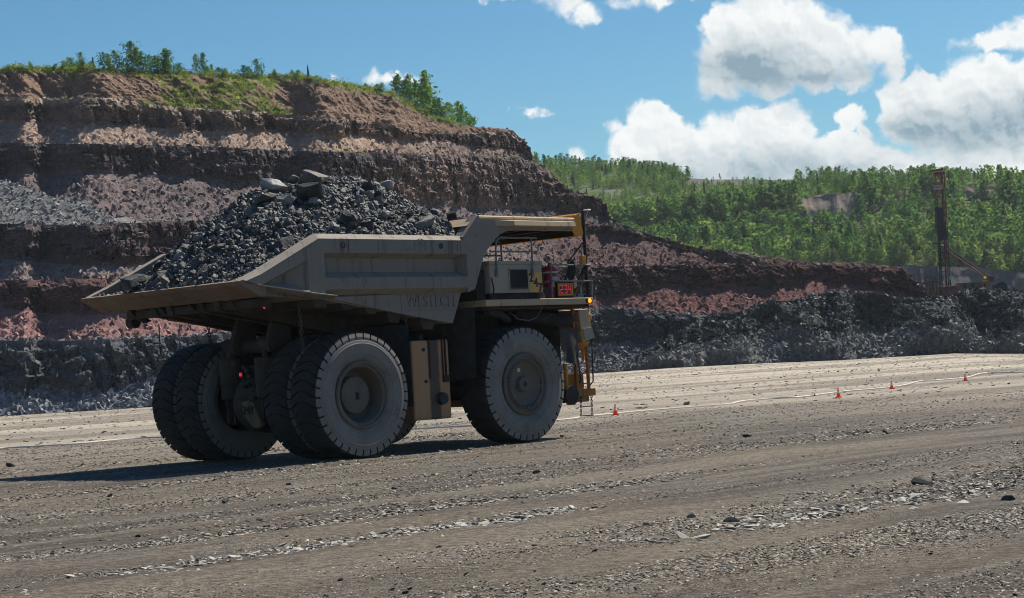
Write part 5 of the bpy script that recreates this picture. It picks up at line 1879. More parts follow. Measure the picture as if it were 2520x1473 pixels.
m.box(9.55, 9.95, -3.8, -3.5, 4.387, 4.48)
mast = m.build('lamp_mast', M_FRAME, truck)
m = MB()
m.tube([(9.70, -3.76, 7.16), (9.98, -3.76, 7.18)], 0.016, 6)
m.tube([(9.96, -3.76, 7.16), (9.74, -3.76, 6.84)], 0.012, 6)
m.lathe([(0.05, -0.03), (0.075, 0.0), (0.02, 0.03)], (9.98, -3.76, 7.18), axis='z', n=12)
m.lathe([(0.04, -0.02), (0.06, 0.0), (0.02, 0.02)], (9.82, -3.76, 7.17), axis='z', n=12)
m.build('top_lamp', M_LABEL, mast, smooth=True)
MB().box(9.45, 9.63, -3.84, -3.70, 5.44, 5.72).build('junction_box', M_YEL2, mast, bevel=0.02)
rail('loose_cable', [[(9.5, -3.78, 5.72), (9.48, -3.78, 5.9), (9.56, -3.8, 6.05), (9.66, -3.8, 6.08)], [(9.72, -3.82, 6.1), (9.80, -3.82, 5.95), (9.74, -3.82, 5.7)], [(9.74, -3.83, 5.4), (9.58, -3.85, 5.2), (9.66, -3.85, 4.95), (9.74, -3.85, 5.1), (9.66, -3.85, 4.7)]], 0.010, M_DARK, mast)
MB().box(9.1, 9.66, -3.72, -3.3, 4.39, 4.52).build('tool_tray', M_BLUEG, truck)
# the cab on the far, left side of the deck
m = MB()
m.prism([(7.2, 4.39), (9.1, 4.39), (9.1, 5.2), (8.9, 6.25), (7.2, 6.25)], 1.3, 3.5)
lc = m.build('cab', M_YEL, truck, bevel=0.05)
m = MB()
m.loft([(9.103, 1.5, 5.25), (9.103, 3.3, 5.25), (8.935, 3.3, 6.1), (8.935, 1.5, 6.1)], [(9.109, 1.5, 5.25), (9.109, 3.3, 5.25), (8.941, 3.3, 6.1), (8.941, 1.5, 6.1)])
m.box(7.5, 8.75, 1.290, 1.297, 5.2, 6.0)
m.box(7.5, 8.75, 3.503, 3.51, 5.2, 6.0)
m.build('window', M_GLASS, lc)
# ---- under the deck and the front end
m = MB()
m.tube([(7.6, -2.6, 4.0), (8.2, -3.0, 3.82), (8.8, -3.35, 3.72), (9.2, -3.4, 3.72)], 0.20, 14)
m.build('air_duct', M_FRAME, truck, smooth=True)
rail('slack_cable', [[(6.2, -3.7, 4.0), (6.5, -3.75, 3.78), (6.95, -3.78, 3.72), (7.3, -3.78, 3.82), (7.6, -3.78, 4.15)]], 0.012, M_RAIL, truck)
m = MB()
m.tube([(5.4, -3.5, 4.05), (6.2, -3.3, 3.95), (7.0, -2.8, 3.8)], 0.12, 10)
m.build('brake_hose', M_FRAME, truck, smooth=True)
m = MB()
m.loft([(9.62, -3.40, 4.02), (10.08, -3.40, 4.06), (10.20, -3.40, 3.10), (9.74, -3.40, 2.98)], [(9.62, -2.4, 4.02), (10.08, -2.4, 4.06), (10.20, -2.4, 3.10), (9.74, -2.4, 2.98)])
hb = m.build('lamp_housing', M_YEL, truck, bevel=0.02)
m = MB()
m.loft([(9.74, -3.44, 3.42), (10.16, -3.44, 3.46), (10.26, -3.44, 3.12), (9.80, -3.44, 3.06)], [(9.74, -3.405, 3.42), (10.16, -3.405, 3.46), (10.26, -3.405, 3.12), (9.80, -3.405, 3.06)])
m.build('cover_plate', M_GREYP, hb)
m = MB()
m.lathe([(0.05, 0.02), (0.22, 0.06), (0.24, 0.16), (0.21, 0.20)], (10.06, -3.15, 3.78), axis='x', n=20)
m.build('headlamp', M_YEL2, hb, smooth=True)
m = MB()
m.lathe([(0.05, 2.42), (0.06, 2.8), (0.10, 2.83), (0.22, 2.97), (0.22, 3.0)], (9.92, -3.2, 0), axis='z', n=16)
m.build('hydraulic_strut', M_YEL2, hb, smooth=True)
m = MB()
m.box(9.05, 10.24, -3.38, 3.38, 1.28, 1.52)
m.box(9.05, 10.0, -3.3, 3.3, 1.10, 1.28)
m.prism([(9.05, 1.28), (9.50, 1.28), (9.27, 1.02)], -3.36, -3.0)
bump_ = m.build('bumper', M_ORANGE, truck, bevel=0.02)
m = MB()
m.box(9.02, 9.90, -3.20, 3.20, 1.522, 2.0)
m.build('bumper_box', M_ORANGE, bump_, bevel=0.02)
m = MB()
m.tube([(8.96, -3.3, 1.5), (8.96, -3.3, 2.35)], 0.07, 10)
m.build('steering_rod', M_YEL2, truck)
m = MB()
m.lathe([(0.30, -0.03), (0.30, 0.03)], (8.98, -3.5, 1.35), axis='y', n=20)
m.build('round_cover', M_FRAME, truck)


def ladder(name, y, x0, x1, z0, z1, nr, mat, parent, xo=0.0):
    m = MB()
    for x in (x0, x1):
        m.loft([(x - .03, y - .05, z0), (x + .03, y - .05, z0), (x + .03, y + .05, z0), (x - .03, y + .05, z0)], [(x - .03 + xo, y - .05, z1), (x + .03 + xo, y - .05, z1), (x + .03 + xo, y + .05, z1), (x - .03 + xo, y + .05, z1)])
    for k in range(nr):
        t = (k + .5) / nr
        z = z0 + (z1 - z0) * t
        m.box(x0 + xo * t, x1 + xo * t, y - .06, y + .06, z - .02, z + .02)
    return m.build(name, mat, parent)


ladder('ladder', -3.30, 9.44, 10.0, 1.52, 4.1, 8, M_ORANGE, truck, -0.02)
rail('ladder_handrail', [[(10.02, -3.34, 1.62), (10.16, -3.36, 1.74), (10.20, -3.36, 2.85), (10.10, -3.36, 4.2)], [(9.52, -3.36, 1.7), (9.58, -3.36, 1.8), (9.52, -3.36, 2.25), (9.46, -3.36, 2.8)]], 0.024, M_DARK, truck)
cl = chain('chain_ladder', (9.54, -3.36, 1.28), (9.50, -3.36, 0.66), 0.09, 0.012, M_DARK, truck)
chain('side_chain', (10.04, -3.36, 1.28), (10.02, -3.36, 0.66), 0.09, 0.012, M_DARK, cl)
for z in (0.95, 0.66):
    MB().box(9.49, 10.05, -3.40, -3.32, z - .018, z + .018).build('rung', M_RAIL, cl)
# ---- radiator front, hoist cylinders
m = MB()
m.box(9.55, 9.85, -2.2, 2.2, 2.1, 4.0)
m.build('radiator', M_FRAME, truck, bevel=0.03)
for s in (-1, 1):
    m = MB()
    m.tube([(2.6, s * 1.3, 2.2), (1.9, s * 1.3, 3.7)], 0.22, 14)
    m.build('hoist_cylinder', M_FRAME, truck, smooth=True)
# ------------------------------------------------------------------ the load of ore
def ore_mat(name, dark, pale, rough=0.6):
    m, t, b, tc = new_mat(name)
    o = tc.outputs['Object']
    oi = t.node('ShaderNodeObjectInfo')
    geo = t.node('ShaderNodeNewGeometry')
    isl = t.math('FRACT', t.math('ADD', geo.outputs['Random Per Island'], oi.outputs['Random']))
    n = t.noise(o, 2.5, 7, 0.65)
    n2 = t.noise(o, 18.0, 6, 0.7)
    k = t.math('ADD', t.math('MULTIPLY', isl, 0.55), t.math('MULTIPLY', n, 0.45))
    c = t.mix(t.ramp(k, 0.22, 0.80), dark, pale)
    c = t.mix(t.math('MULTIPLY', t.ramp(isl, 0.86, 0.95), 0.5), c, (0.17, 0.135, 0.115))
    c = t.mix(t.math('MULTIPLY', t.ramp(n2, 0.4, 0.7), 0.35), c, t.mix(1.0, c, (0.5, 0.5, 0.52), 'MULTIPLY'))
    t.put(b.inputs['Base Color'], c)
    t.put(b.inputs['Roughness'], t.math('MULTIPLY_ADD', n2, 0.35, rough - 0.15))
    b.inputs['Specular IOR Level'].default_value = 0.3
    h = t.math('ADD', n2, t.math('MULTIPLY', t.noise(o, 6.0, 5, 0.6), 1.5))
    t.put(b.inputs['Normal'], t.bump(h, 0.45, 0.05))
    return m


M_ORE = ore_mat('ore_rock', (0.032, 0.035, 0.036), (0.165, 0.168, 0.164))
M_ORE_PALE = ore_mat('pale_ore_rock', (0.16, 0.165, 0.165), (0.29, 0.29, 0.28))
M_ORE_DARK = ore_mat('dark_ore_rock', (0.035, 0.037, 0.038), (0.10, 0.103, 0.103))
M_ORE_RED = ore_mat('reddish_ore_rock', (0.10, 0.085, 0.08), (0.20, 0.15, 0.13))
TMi = TM.inverted()


def heap_h(x, y):
    x = np.asarray(x, float); y = np.asarray(y, float)
    dxr = np.maximum(-0.3 - x, 0); dxf = np.maximum(x - 2.7, 0)
    d = np.sqrt((dxr * 1.10) ** 2 + (dxf * 0.56) ** 2 + (np.where(y > 0, y * (1.0 + 0.35 * sstep(-x, -1.0, 1.5)), y * 0.98)) ** 2)
    top = 7.95 + 0.40 * sstep(x, -0.5, 2.0)
    z = top - 0.70 * (np.sqrt(d * d + 0.30) - 0.55)
    p = np.stack([x.ravel(), y.ravel(), 0 * x.ravel()], 1)
    z = z + (0.22 * fbm(p * 0.8, 3, 500) + 0.06 * fbm(p * 3, 2, 501)).reshape(x.shape)
    bed = np.where(x < -1.0, 4.82 + (-1.0 - x) * 0.075, 4.82 - (x + 1.0) * 0.16)
    z = np.minimum(z, 5.04 + (x + 3.92) * 0.80)
    return np.maximum(z, bed)


def build_load():
    rng = np.random.default_rng(77)
    gx, gy = np.linspace(-3.92, 4.95, 110), np.linspace(-3.46, 3.46, 84)
    X, Y = np.meshgrid(gx, gy)
    Z = heap_h(X, Y) - 0.04
    Vb = np.stack([X.ravel(), Y.ravel(), Z.ravel()], 1)

    def draw(n):
        x = rng.uniform(-3.92, 4.9, n * 2); y = rng.uniform(-3.42, 3.42, n * 2)
        w = np.where(y < 1.2, 0.8, 0.35) * np.where(x < 4.6, 1, .5) * np.where(x < -2.6, 1.25, 1)
        k = rng.uniform(size=n * 2) < w
        return x[k][:n], y[k][:n]
    # small stuff: one mesh with the buried bed
    n = 12500
    x, y = draw(n)
    s = 0.065 + 0.15 * rng.uniform(size=len(x)) ** 1.8
    pos = np.stack([x, y, heap_h(x, y) + s * rng.uniform(-0.05, 0.25, len(x))], 1)
    me = scatter_mesh('ore_rubble', pos, s, ROCKS + CHIPS[:4], [M_ORE], rng, None)
    bed = np_mesh('bed', Vb, quads=grid_quads(len(gy), len(gx)), mats=[M_ORE])
    bm = bmesh.new()
    bm.from_mesh(me)
    bm.from_mesh(bed)
    bm.to_mesh(me)
    bm.free()
    o = link(bpy.data.objects.new('ore_rubble', me), label='small broken ore filling the dump body between the larger rocks', kind='stuff')
    o.matrix_world = TM
    # the larger rocks, each an object of its own
    meshes = {}
    for i, (v, t) in enumerate(ROCKS):
        bm = bmesh.new()
        vs = [bm.verts.new(p) for p in v]
        for f_ in t:
            bm.faces.new([vs[k] for k in f_])
        bmesh.ops.subdivide_edges(bm, edges=bm.edges, cuts=3, use_grid_fill=True)
        bmesh.ops.triangulate(bm, faces=bm.faces)
        bm.verts.index_update()
        v = np.array([q.co[:] for q in bm.verts], np.float32)
        t = np.array([[q.index for q in f_.verts] for f_ in bm.faces], np.int32)
        bm.free()
        p_ = v.astype(float)
        v = v * (1 + 0.10 * fbm(p_ * 3.0 + 7 * i, 4, 700 + i, 0.6) - 0.06 * np.clip(ridged(p_ * 2.2 + 3 * i, 2, 720 + i), 0, 1))[:, None]
        for nm, mt in (('o', M_ORE), ('p', M_ORE_PALE), ('d', M_ORE_DARK), ('r', M_ORE_RED)):
            meshes[i, nm] = np_mesh('ore_rock', v, tris=t, mats=[mt])

    def put(p, size, rot, shape, tone, label, group=None):
        o = link(bpy.data.objects.new('ore_rock', meshes[shape, tone]), None, label, 'rock', group)
        o.matrix_world = TM @ Matrix.Translation(p) @ Matrix(rot.tolist()).to_4x4() @ Matrix.Scale(size, 4)
        return o
    # boulders one can name: photograph column and row, size, tone
    named = [(672, 462, 1.00, 'p', 4, 'big pale grey boulder at the upper left shoulder of the ore heap'),
             (766, 480, 0.98, 'd', 7, 'big dark blocky boulder just below the top of the ore heap'),
             (778, 440, 0.92, 'r', 2, 'reddish dark boulder on the very top of the ore heap'),
             (702, 495, 0.66, 'p', 9, 'pale egg-shaped rock below the big pale boulder on the ore heap'),
             (654, 493, 0.66, 'd', 11, 'dark smooth rock tucked under the big pale boulder'),
             (735, 472, 0.40, 'o', 5, 'grey rock between the pale and the dark boulder near the top of the heap'),
             (722, 440, 0.45, 'o', 1, 'grey slab lying left of the reddish boulder at the heap top'),
             (952, 458, 0.60, 'p', 6, 'flat tilted slab standing out on the right skyline of the ore heap'),
             (905, 470, 0.62, 'd', 3, 'dark leaning slab below the right skyline of the ore heap'),
             (948, 530, 0.50, 'p', 8, 'pale upright rock in the middle of the right half of the heap'),
             (860, 545, 0.70, 'd', 10, 'dark block half buried above the middle of the body rail'),
             (1045, 552, 0.60, 'o', 12, 'flat brown-grey slab lying near the front end of the load'),
             (338, 698, 0.80, 'o', 3, 'large grey rock alone on the tail of the dump body'),
             (488, 588, 0.42, 'p', 13, 'white rock sticking up on the left edge of the ore heap'),
             (545, 563, 0.45, 'p', 4, 'light grey rock on the left slope of the ore heap'),
             (700, 600, 0.62, 'd', 7, 'dark faceted block above the sloping end of the right rail')]
    C = TMi @ CAM
    for px, py, s, tone, sh, lab in named:
        d = (TMi.to_3x3() @ rayv(px, py)).normalized()
        tt = np.linspace(48, 75, 900)
        pts = np.array(C)[None] + tt[:, None] * np.array(d)[None]
        below = (pts[:, 2] < heap_h(pts[:, 0], pts[:, 1]) + 0.15 * s) & (np.abs(pts[:, 1]) < 3.5) & (pts[:, 0] > -4) & (pts[:, 0] < 5)
        if below.any():
            p = pts[np.argmax(below)]
        else:                                   # shows against the wall behind: nearest pass over the heap
            gap = np.where((np.abs(pts[:, 1]) < 2.8) & (pts[:, 0] > -4) & (pts[:, 0] < 5), pts[:, 2] - heap_h(pts[:, 0], pts[:, 1]), 99)
            p = pts[np.argmin(gap)]
        put(Vector(p), s, rand_rots(1, rng, 0.45)[0], sh, tone, lab)
    n = 284
    x, y = draw(n + 200)
    keep = [i for i in range(len(x)) if y[i] < 2.4][:n]
    for i in keep:
        s = 0.19 + 0.28 * rng.uniform() ** 2.6
        z = float(heap_h(x[i:i + 1], y[i:i + 1])[0])
        where = 'on the tail end of the ore heap' if x[i] < -1.6 else ('on the rear slope of the ore heap' if x[i] < 0.6 else ('along the middle of the ore heap' if x[i] < 2.8 else 'at the front end of the ore heap'))
        side = 'near the right rail' if y[i] < -1.9 else ('on its right flank' if y[i] < -0.3 else 'along its crest')
        r = rng.uniform()
        tone = 'p' if r < .07 else ('d' if r < .34 else ('r' if r < .39 else 'o'))
        word = {'p': 'pale grey', 'd': 'dark', 'r': 'reddish brown', 'o': 'blue-grey'}[tone]
        lab = f"{word} ore rock {where}, {side}"
        put(Vector((x[i], y[i], z + 0.10 * s)), s, rand_rots(1, rng)[0], int(rng.integers(0, 14)), tone, lab, f"{word} ore rocks {where}, {side}")


build_load()


# ------------------------------------------------------------------ stones on the haul road
def build_stones():
    rng = np.random.default_rng(91)

    def strips(x, y):
        s = x * hx + y * hy
        n = -x * hy + y * hx
        n = n + 2.2 * vnoise(np.stack([s * 0.045, n * 0.12, 0 * s], 1), 618)
        p = np.stack([s * 0.045, n * 0.45, 0 * s], 1)
        return fbm(p, 3, 610, 0.6), fbm(np.stack([s * 0.1, n * 0.3, 0 * s], 1), 3, 615)
    pos, size, col = [], [], []
    for (y0, y1, n, s0, s1, pw) in ((16.5, 30, 52000, 0.010, 0.058, 2.0), (30, 52, 48000, 0.018, 0.085, 2.0), (52, 90, 28000, 0.03, 0.13, 2.4), (90, 280, 9000, 0.08, 0.30, 3.0)):
        y = np.sqrt(rng.uniform(y0 ** 2, y1 ** 2, n * 3))
        x = y * rng.uniform(-0.275, 0.275, n * 3)
        a, b = strips(x, y)
        w = np.clip(0.36 + 0.9 * np.clip(a + 0.35 * b - 0.05, 0, 1), 0.05, 1.0)
        k = np.where(rng.uniform(size=n * 3) < w)[0][:n]
        x, y = x[k], y[k]
        s = s0 + (s1 - s0) * rng.uniform(size=len(k)) ** pw * (0.55 + 0.9 * np.clip(a[k] + 0.35, 0, 1))
        pos.append(np.stack([x, y, floor_z(x, y) + s * 0.10], 1))
        size.append(s)
        pale = rng.uniform(size=(len(k), 1))
        c = np.array([[0.120, 0.106, 0.090]]) * (1 - pale) + np.array([[0.36, 0.325, 0.275]]) * pale
        col.append(np.where(rng.uniform(size=(len(k), 1)) < 0.12, np.array([[0.055, 0.057, 0.06]]), c))
    # two strips where the bedrock has broken into slabs
    for (x0, y0, x1, y1, n) in ((-20, 1468, 1440, 1250, 2600), (1540, 1335, 2500, 1192, 1000)):
        a, b = on_ground(x0, y0), on_ground(x1, y1)
        t = rng.uniform(size=n)
        w = rng.normal(0, 0.42, n) + 0.25 * vnoise(np.stack([t * 25, t * 0, t * 0], 1), 633)
        keep = vnoise(np.stack([t * 14, t * 0 + 3, t * 0], 1), 631) > -0.35
        dx, dy = b.x - a.x, b.y - a.y
        L = math.hypot(dx, dy)
        x = (a.x + dx * t - dy / L * w)[keep]; y = (a.y + dy * t + dx / L * w)[keep]
        s = 0.02 + 0.10 * rng.uniform(size=len(x)) ** 2.0
        pos.append(np.stack([x, y, floor_z(x, y) + s * 0.06], 1)); size.append(s)
        g = rng.uniform(0.16, 0.40, (len(x), 1))
        col.append(g * np.array([[1.0, 0.95, 0.86]]))
    pos, size, col = map(np.concatenate, (pos, size, col))
    # keep the ground under the wheels free of perched stones
    flat = [c for c in CHIPS]
    me = scatter_mesh('gravel', pos, size, [(v * np.array([1, 1, 0.75]), t) for v, t in flat], [M_STONE], rng, col, tilt=0.22)
    link(bpy.data.objects.new('gravel', me), label='loose gravel and stone chips strewn in strips over the haul road', kind='stuff')
    # stones large enough to pick out
    ms = {}
    for i, (v, t) in enumerate(ROCKS):
        for tone, c in (('d', (0.036, 0.037, 0.040)), ('g', (0.20, 0.195, 0.185)), ('p', (0.36, 0.335, 0.29))):
            for flatk in (0, 1):
                ms[i, tone, flatk] = np_mesh('stone', v * (np.array([1.15, 1.0, 0.42]) if flatk else 1.0), tris=t, mats=[M_STONE], colors=np.tile(c, (len(v), 1)))

    def stone(px, py, size, tone, flatk, label, group=None):
        p = on_ground(px, py)
        p.z = float(floor_z(np.array([p.x]), np.array([p.y]))[0]) + size * (0.02 if flatk else 0.13)
        o = link(bpy.data.objects.new('slab_stone' if flatk else 'stone', ms[int(rng.integers(0, 14)), tone, flatk]), None, label, 'stone', group)
        o.matrix_world = Matrix.Translation(p) @ Matrix(rand_rots(1, rng, 0.25)[0].tolist()).to_4x4() @ Matrix.Scale(size, 4)
    named = [(2268, 1192, 0.30, 'd', 'largest dark stone lying alone on the road at lower right'), (1839, 1076, 0.30, 'd', 'dark stone standing alone on gravel right of the front wheel'),
             (1080, 1350, 0.085, 'd', 'small dark stone alone on smooth road at bottom middle'), (1008, 1451, 0.07, 'd', 'small dark stone at the very bottom edge of the road'),
             (1160, 1268, 0.12, 'd', 'dark stone at the end of the strip of pale slabs'), (555, 1237, 0.16, 'd', 'dark stone left of the middle below the truck shadow'),
             (340, 1323, 0.10, 'd', 'dark stone near the left end of the slab strip'), (1412, 1437, 0.07, 'd', 'small dark stone at bottom centre right'), (1590, 1292, 0.13, 'g', 'grey upright stone right of bottom centre'),
             (1700, 1275, 0.16, 'g', 'grey flat-topped stone on the pale gravel strip at right'), (270, 1222, 0.14, 'd', 'dark stone below the long shadow at left'), (710, 1195, 0.14, 'd', 'dark stone under the rear dual wheels in the sun'),
             (1320, 1165, 0.16, 'd', 'dark stone below the front wheel'), (2480, 1233, 0.20, 'd', 'dark flat stone at the right edge of the road'), (25, 1150, 0.3, 'd', 'dark stone at the left edge near the shadow tip'),
             (1385, 1076, 0.20, 'd', 'dark stone just right of the front tyre'), (1155, 1108, 0.16, 'd', 'dark stone between the truck wheels at the shadow edge'), (2000, 976, 0.40, 'd', 'dark lump beside the second traffic cone'),
             (1690, 997, 0.34, 'd', 'dark lump lying below the hose'), (160, 1352, 0.10, 'd', 'dark stone at lower left of the road')]
    for px, py, s, tone, lab in named:
        stone(px, py, s, tone, 0, lab)
    # pale slabs along two worn strips
    for k in range(95):
        t = rng.uniform()
        x0, y0, x1, y1 = (0, 1466, 1420, 1252) if k < 62 else (1560, 1330, 2480, 1195)
        px = x0 + (x1 - x0) * t
        py = y0 + (y1 - y0) * t + rng.normal(0, 7 + 7 * (1 - t))
        if py > 1472:
            continue
        sz = rng.uniform(0.06, 0.17) * (1.3 if k >= 62 else 1)
        big = 'broad ' if sz > 0.13 else ''
        lab = f"{big}pale flat slab stone in the worn strip at " + ('lower left' if k < 62 else 'lower right') + (' near the frame edge' if (t < .3 and k < 62) or (t > .7 and k >= 62) else ' further in')
        stone(px, py, sz, 'p' if rng.uniform() < .7 else 'g', 1, lab, lab.replace('stone', 'stones'))
    for k in range(110):
        px, py = rng.uniform(0, 2520), 1100 + 370 * rng.uniform() ** 0.8
        if py < 1180 - 0.05 * px:
            continue
        p = on_ground(px, py)
        dark = rng.uniform() < .55
        sz = p.y / FPX * rng.uniform(7, 16)
        lab = ('dark' if dark else 'grey') + ' loose stone on the gravel road, ' + ('left of the truck wheels' if px < 700 else 'in front of the truck' if px < 1400 else 'right of the truck') + (', in the foreground' if py > 1300 else ', further back')
        stone(px, py, sz, 'd' if dark else 'g', int(rng.uniform() < .3), lab, lab.replace('stone', 'stones'))


build_stones()

# ------------------------------------------------------------------ hose and cones
M_HOSE = simple('pale_hose', (0.62, 0.57, 0.50), 0.6, 0.12, 2)
hp = [(-90, 1117), (0, 1107), (100, 1101), (200, 1094), (300, 1085), (380, 1080), (520, 1077), (700, 1073), (900, 1066), (1100, 1055), (1260, 1046), (1390, 1036), (1440, 1029), (1515, 1021), (1600, 1013), (1700, 1005),
      (1790, 998), (1830, 990), (1900, 984), (1960, 981), (2010, 975), (2080, 966), (2150, 960), (2220, 952), (2258, 942), (2300, 939), (2376, 932), (2410, 923), (2440, 920), (2520, 918), (2640, 912)]
pts = []
for x, y in hp:
    p = on_ground(x, y)
    pts.append((p.x, p.y, float(floor_z(np.array([p.x]), np.array([p.y]))[0]) + 0.06))
# a smooth run through the points
P_ = [Vector(q) for q in pts]
run = []
for i in range(len(P_) - 1):
    a, b, c, d = P_[max(i - 1, 0)], P_[i], P_[i + 1], P_[min(i + 2, len(P_) - 1)]
    for k in range(8):
        t = k / 8
        run.append(0.5 * ((2 * b) + (c - a) * t + (2 * a - 5 * b + 4 * c - d) * t * t + (3 * b - a - 3 * c + d) * t ** 3))
mh = MB().tube(run, 0.038, 6)
mh.build('hose', M_HOSE, None, smooth=True, label='long pale hose lying across the pit floor behind the truck', cat='hose')

def glow_plastic(name, col):
    m, t, b, tc = new_mat(name)
    t.put(b.inputs['Base Color'], col)
    b.inputs['Roughness'].default_value = 0.45
    tr = t.node('ShaderNodeBsdfTranslucent')
    t.put(tr.inputs[0], col)
    mx = t.node('ShaderNodeMixShader')
    mx.inputs[0].default_value = 0.55
    t.l.new(b.outputs[0], mx.inputs[1])
    t.l.new(tr.outputs[0], mx.inputs[2])
    t.l.new(mx.outputs[0], m.node_tree.nodes['Material Output'].inputs[0])
    return m


M_CONE = glow_plastic('cone_orange', (0.95, 0.13, 0.03))
M_CONEW = simple('cone_white', (0.85, 0.84, 0.82), 0.5, 0.08, 6)
M_CONEB = simple('cone_base', (0.45, 0.06, 0.02), 0.6, 0.2, 6)


def cone(px, py, label, h=0.47):
    p = on_ground(px, py)
    o = bpy.data.objects.new('traffic_cone', None)
    o.empty_display_size = 0.1
    link(o, None, label, 'traffic cone', 'traffic cones along the hose')
    o.location = (p.x, p.y, float(floor_z(np.array([p.x]), np.array([p.y]))[0]) + 0.0)
    rr = lambda z: 0.115 - (0.115 - 0.028) * z
    MB().box(-.15, .15, -.15, .15, 0.0, 0.035).build('base', M_CONEB, o, bevel=0.008)
    for nm, z0, z1, mt in (('body', 0.07, 1.0, M_CONE),):
        MB().lathe([(rr(z0) + .004, h * z0), (rr(z1), h * z1), (0.012, h * z1 + .002)], (0, 0, 0), axis='z', n=18).build(nm, mt, o, smooth=True)
    for z0, z1 in ((0.44, 0.62), (0.71, 0.82)):
        MB().lathe([(rr(z0) + .0035, h * z0), (rr(z1) + .0035, h * z1)], (0, 0, 0), axis='z', n=18).build('reflective_band', M_CONEW, o, smooth=True)


cone(1515, 1022, 'orange traffic cone with white bands nearest the truck, right of its hanging ladder')
cone(2064, 979, 'brightest orange traffic cone, standing in front of the hose beside a dark lump')
cone(2195, 958, 'faded small traffic cone behind the hose, between two brighter cones', 0.43)
cone(2376, 938, 'farthest traffic cone, close to the right edge and the rock heap', 0.43)

# ------------------------------------------------------------------ drill rig on the bench behind the rock heap
RD = 352.0
M_MASTR = simple('mast_red', (0.13, 0.018, 0.02), 0.6, 0.4, 2)
M_MASTD = simple('mast_dark', (0.022, 0.022, 0.026), 0.7, 0.4, 2)
M_RIGY = simple('rig_yellow', (0.22, 0.13, 0.035), 0.7, 0.5, 1)
M_RIGB = simple('rig_tan', (0.15, 0.105, 0.075), 0.7, 0.5, 1)
M_RIGRED = simple('rig_red_dust', (0.20, 0.055, 0.045), 0.7, 0.5, 1)
rig = bpy.data.objects.new('drill_rig', None)
link(rig, None, 'tall rotary drill rig with red lattice mast standing behind the dark rock heap', 'drill rig')
o0 = at(2332, 726, RD)
rig.location = o0


def rp(x, y, dy=0.0):
    """local point of the rig from the photograph, dy metres further off"""
    return at(x, y, RD + dy) - o0


def lattice(name, top, bot, w0, w1, dep, n, mat, parent, r=0.10):
    """four legs with bays of diagonals between a left-top/left-bottom pair of points"""
    m = MB()
    tl, bl = Vector(top), Vector(bot)
    leg = lambda t, i, j: tl.lerp(bl, t) + Vector(((w0 + (w1 - w0) * t) * i, dep * j, 0))
    for i in (0, 1):
        for j in (0, 1):
            m.tube([leg(0, i, j), leg(1, i, j)], r * 1.5, 5)
    for k in range(n):
        a, b = k / n, (k + 1) / n
        for j in (0, 1):
            m.tube([leg(b, 0, j), leg(b, 1, j)], r * .8, 4)
            m.tube([leg(b if k % 2 else a, 0, j), leg(a if k % 2 else b, 1, j)], r * .8, 4)
        for i in (0, 1):
            m.tube([leg(a, i, 0), leg(b, i, 1)], r * .8, 4)
            m.tube([leg(b, i, 0), leg(b, i, 1)], r * .8, 4)
    return m.build(name, mat, parent)


mast_up = lattice('mast', rp(2302, 425), rp(2311, 560), 1.55, 1.45, 1.5, 9, M_MASTR, rig, 0.052)
mast_lo = lattice('lower_mast', rp(2311, 560), rp(2320, 716), 1.45, 1.45, 1.5, 10, M_MASTD, rig, 0.062)
m = MB()
a, b = rp(2293, 420), rp(2321, 416)
m.loft([(a.x, -.1, a.z - .18), (b.x, -.1, b.z - .22), (b.x, -.1, b.z + .12), (a.x, -.1, a.z + .05)], [(a.x, 1.6, a.z - .18), (b.x, 1.6, b.z - .22), (b.x, 1.6, b.z + .12), (a.x, 1.6, a.z + .05)])
a, b = rp(2303, 424), rp(2325, 430)
m.box(a.x, b.x, -.1, 1.6, b.z, a.z)
m.build('crown', M_MASTR, rig)
m = MB()
p0, p1 = rp(2319, 428), rp(2332, 716)
m.tube([Vector((p0.x, .7, p0.z)), Vector((p1.x, .7, p1.z))], 0.15, 8)
m.build('drill_pipe', M_MASTR, rig)
m = MB()
p0, p1 = rp(2304, 632), rp(2305, 500)
m.tube([rp(2308, 520), rp(2312, 600), rp(2314, 716)], 0.10, 6)
m.tube([rp(2311, 560), rp(2309, 620), rp(2314, 655)], 0.08, 6)
m.build('mast_hose', M_MASTD, rig)
m = MB()
a, b = rp(2303, 512), rp(2322, 560)
m.box(a.x, b.x, -.3, 1.4, b.z, a.z)
a, b = rp(2312, 545), rp(2332, 590)
m.box(a.x, b.x, 0.2, 1.5, b.z, a.z)
m.build('rotary_head', M_MASTD, rig, bevel=0.08)
m = MB()
for x0, x1, y in ((2294, 2308, 600), (2297, 2312, 688)):
    m.tube([rp(x0, y), rp(x1, y - 1)], 0.09, 6)
m.build('pipe_arm', M_MASTD, rig)
m = MB()
c = rp(2317, 461)
m.box(c.x - 1.45, c.x + .1, -.28, -.18, c.z - .40, c.z + .40)
sg = m.build('sign_board', M_LABEL, rig)
text_obj('sign_letters', 'P&H', 0.78, M_BLACKG, sg, (c.x - .68, -.295, c.z), (R_(90), 0, 0), 0.01)
for dy, (x0, y0), (x1, y1), mt in ((0.0, (2328, 616), (2427, 684), M_MASTR), (1.6, (2336, 613), (2431, 680), M_MASTD)):
    m = MB()
    m.tube([rp(x0, y0, dy), rp(x1, y1, dy)], 0.14, 6)
    q = rp(x0, y0, dy).lerp(rp(x1, y1, dy), .3)
    m.build('mast_brace', mt, rig)
for x0, x1, dy in ((2336, 2350, 0), (2341, 2355, 1.2)):
    m = MB()
    m.tube([rp(x0, 680, dy), rp((x0 + x1) / 2, 697, dy)], 0.10, 6)
    m.tube([rp((x0 + x1) / 2, 697, dy), rp(x1, 720, dy)], 0.17, 6)
    m.build('mast_cylinder', M_CHROME, rig)
m = MB()
a, b = rp(2357, 697), rp(2412, 722)
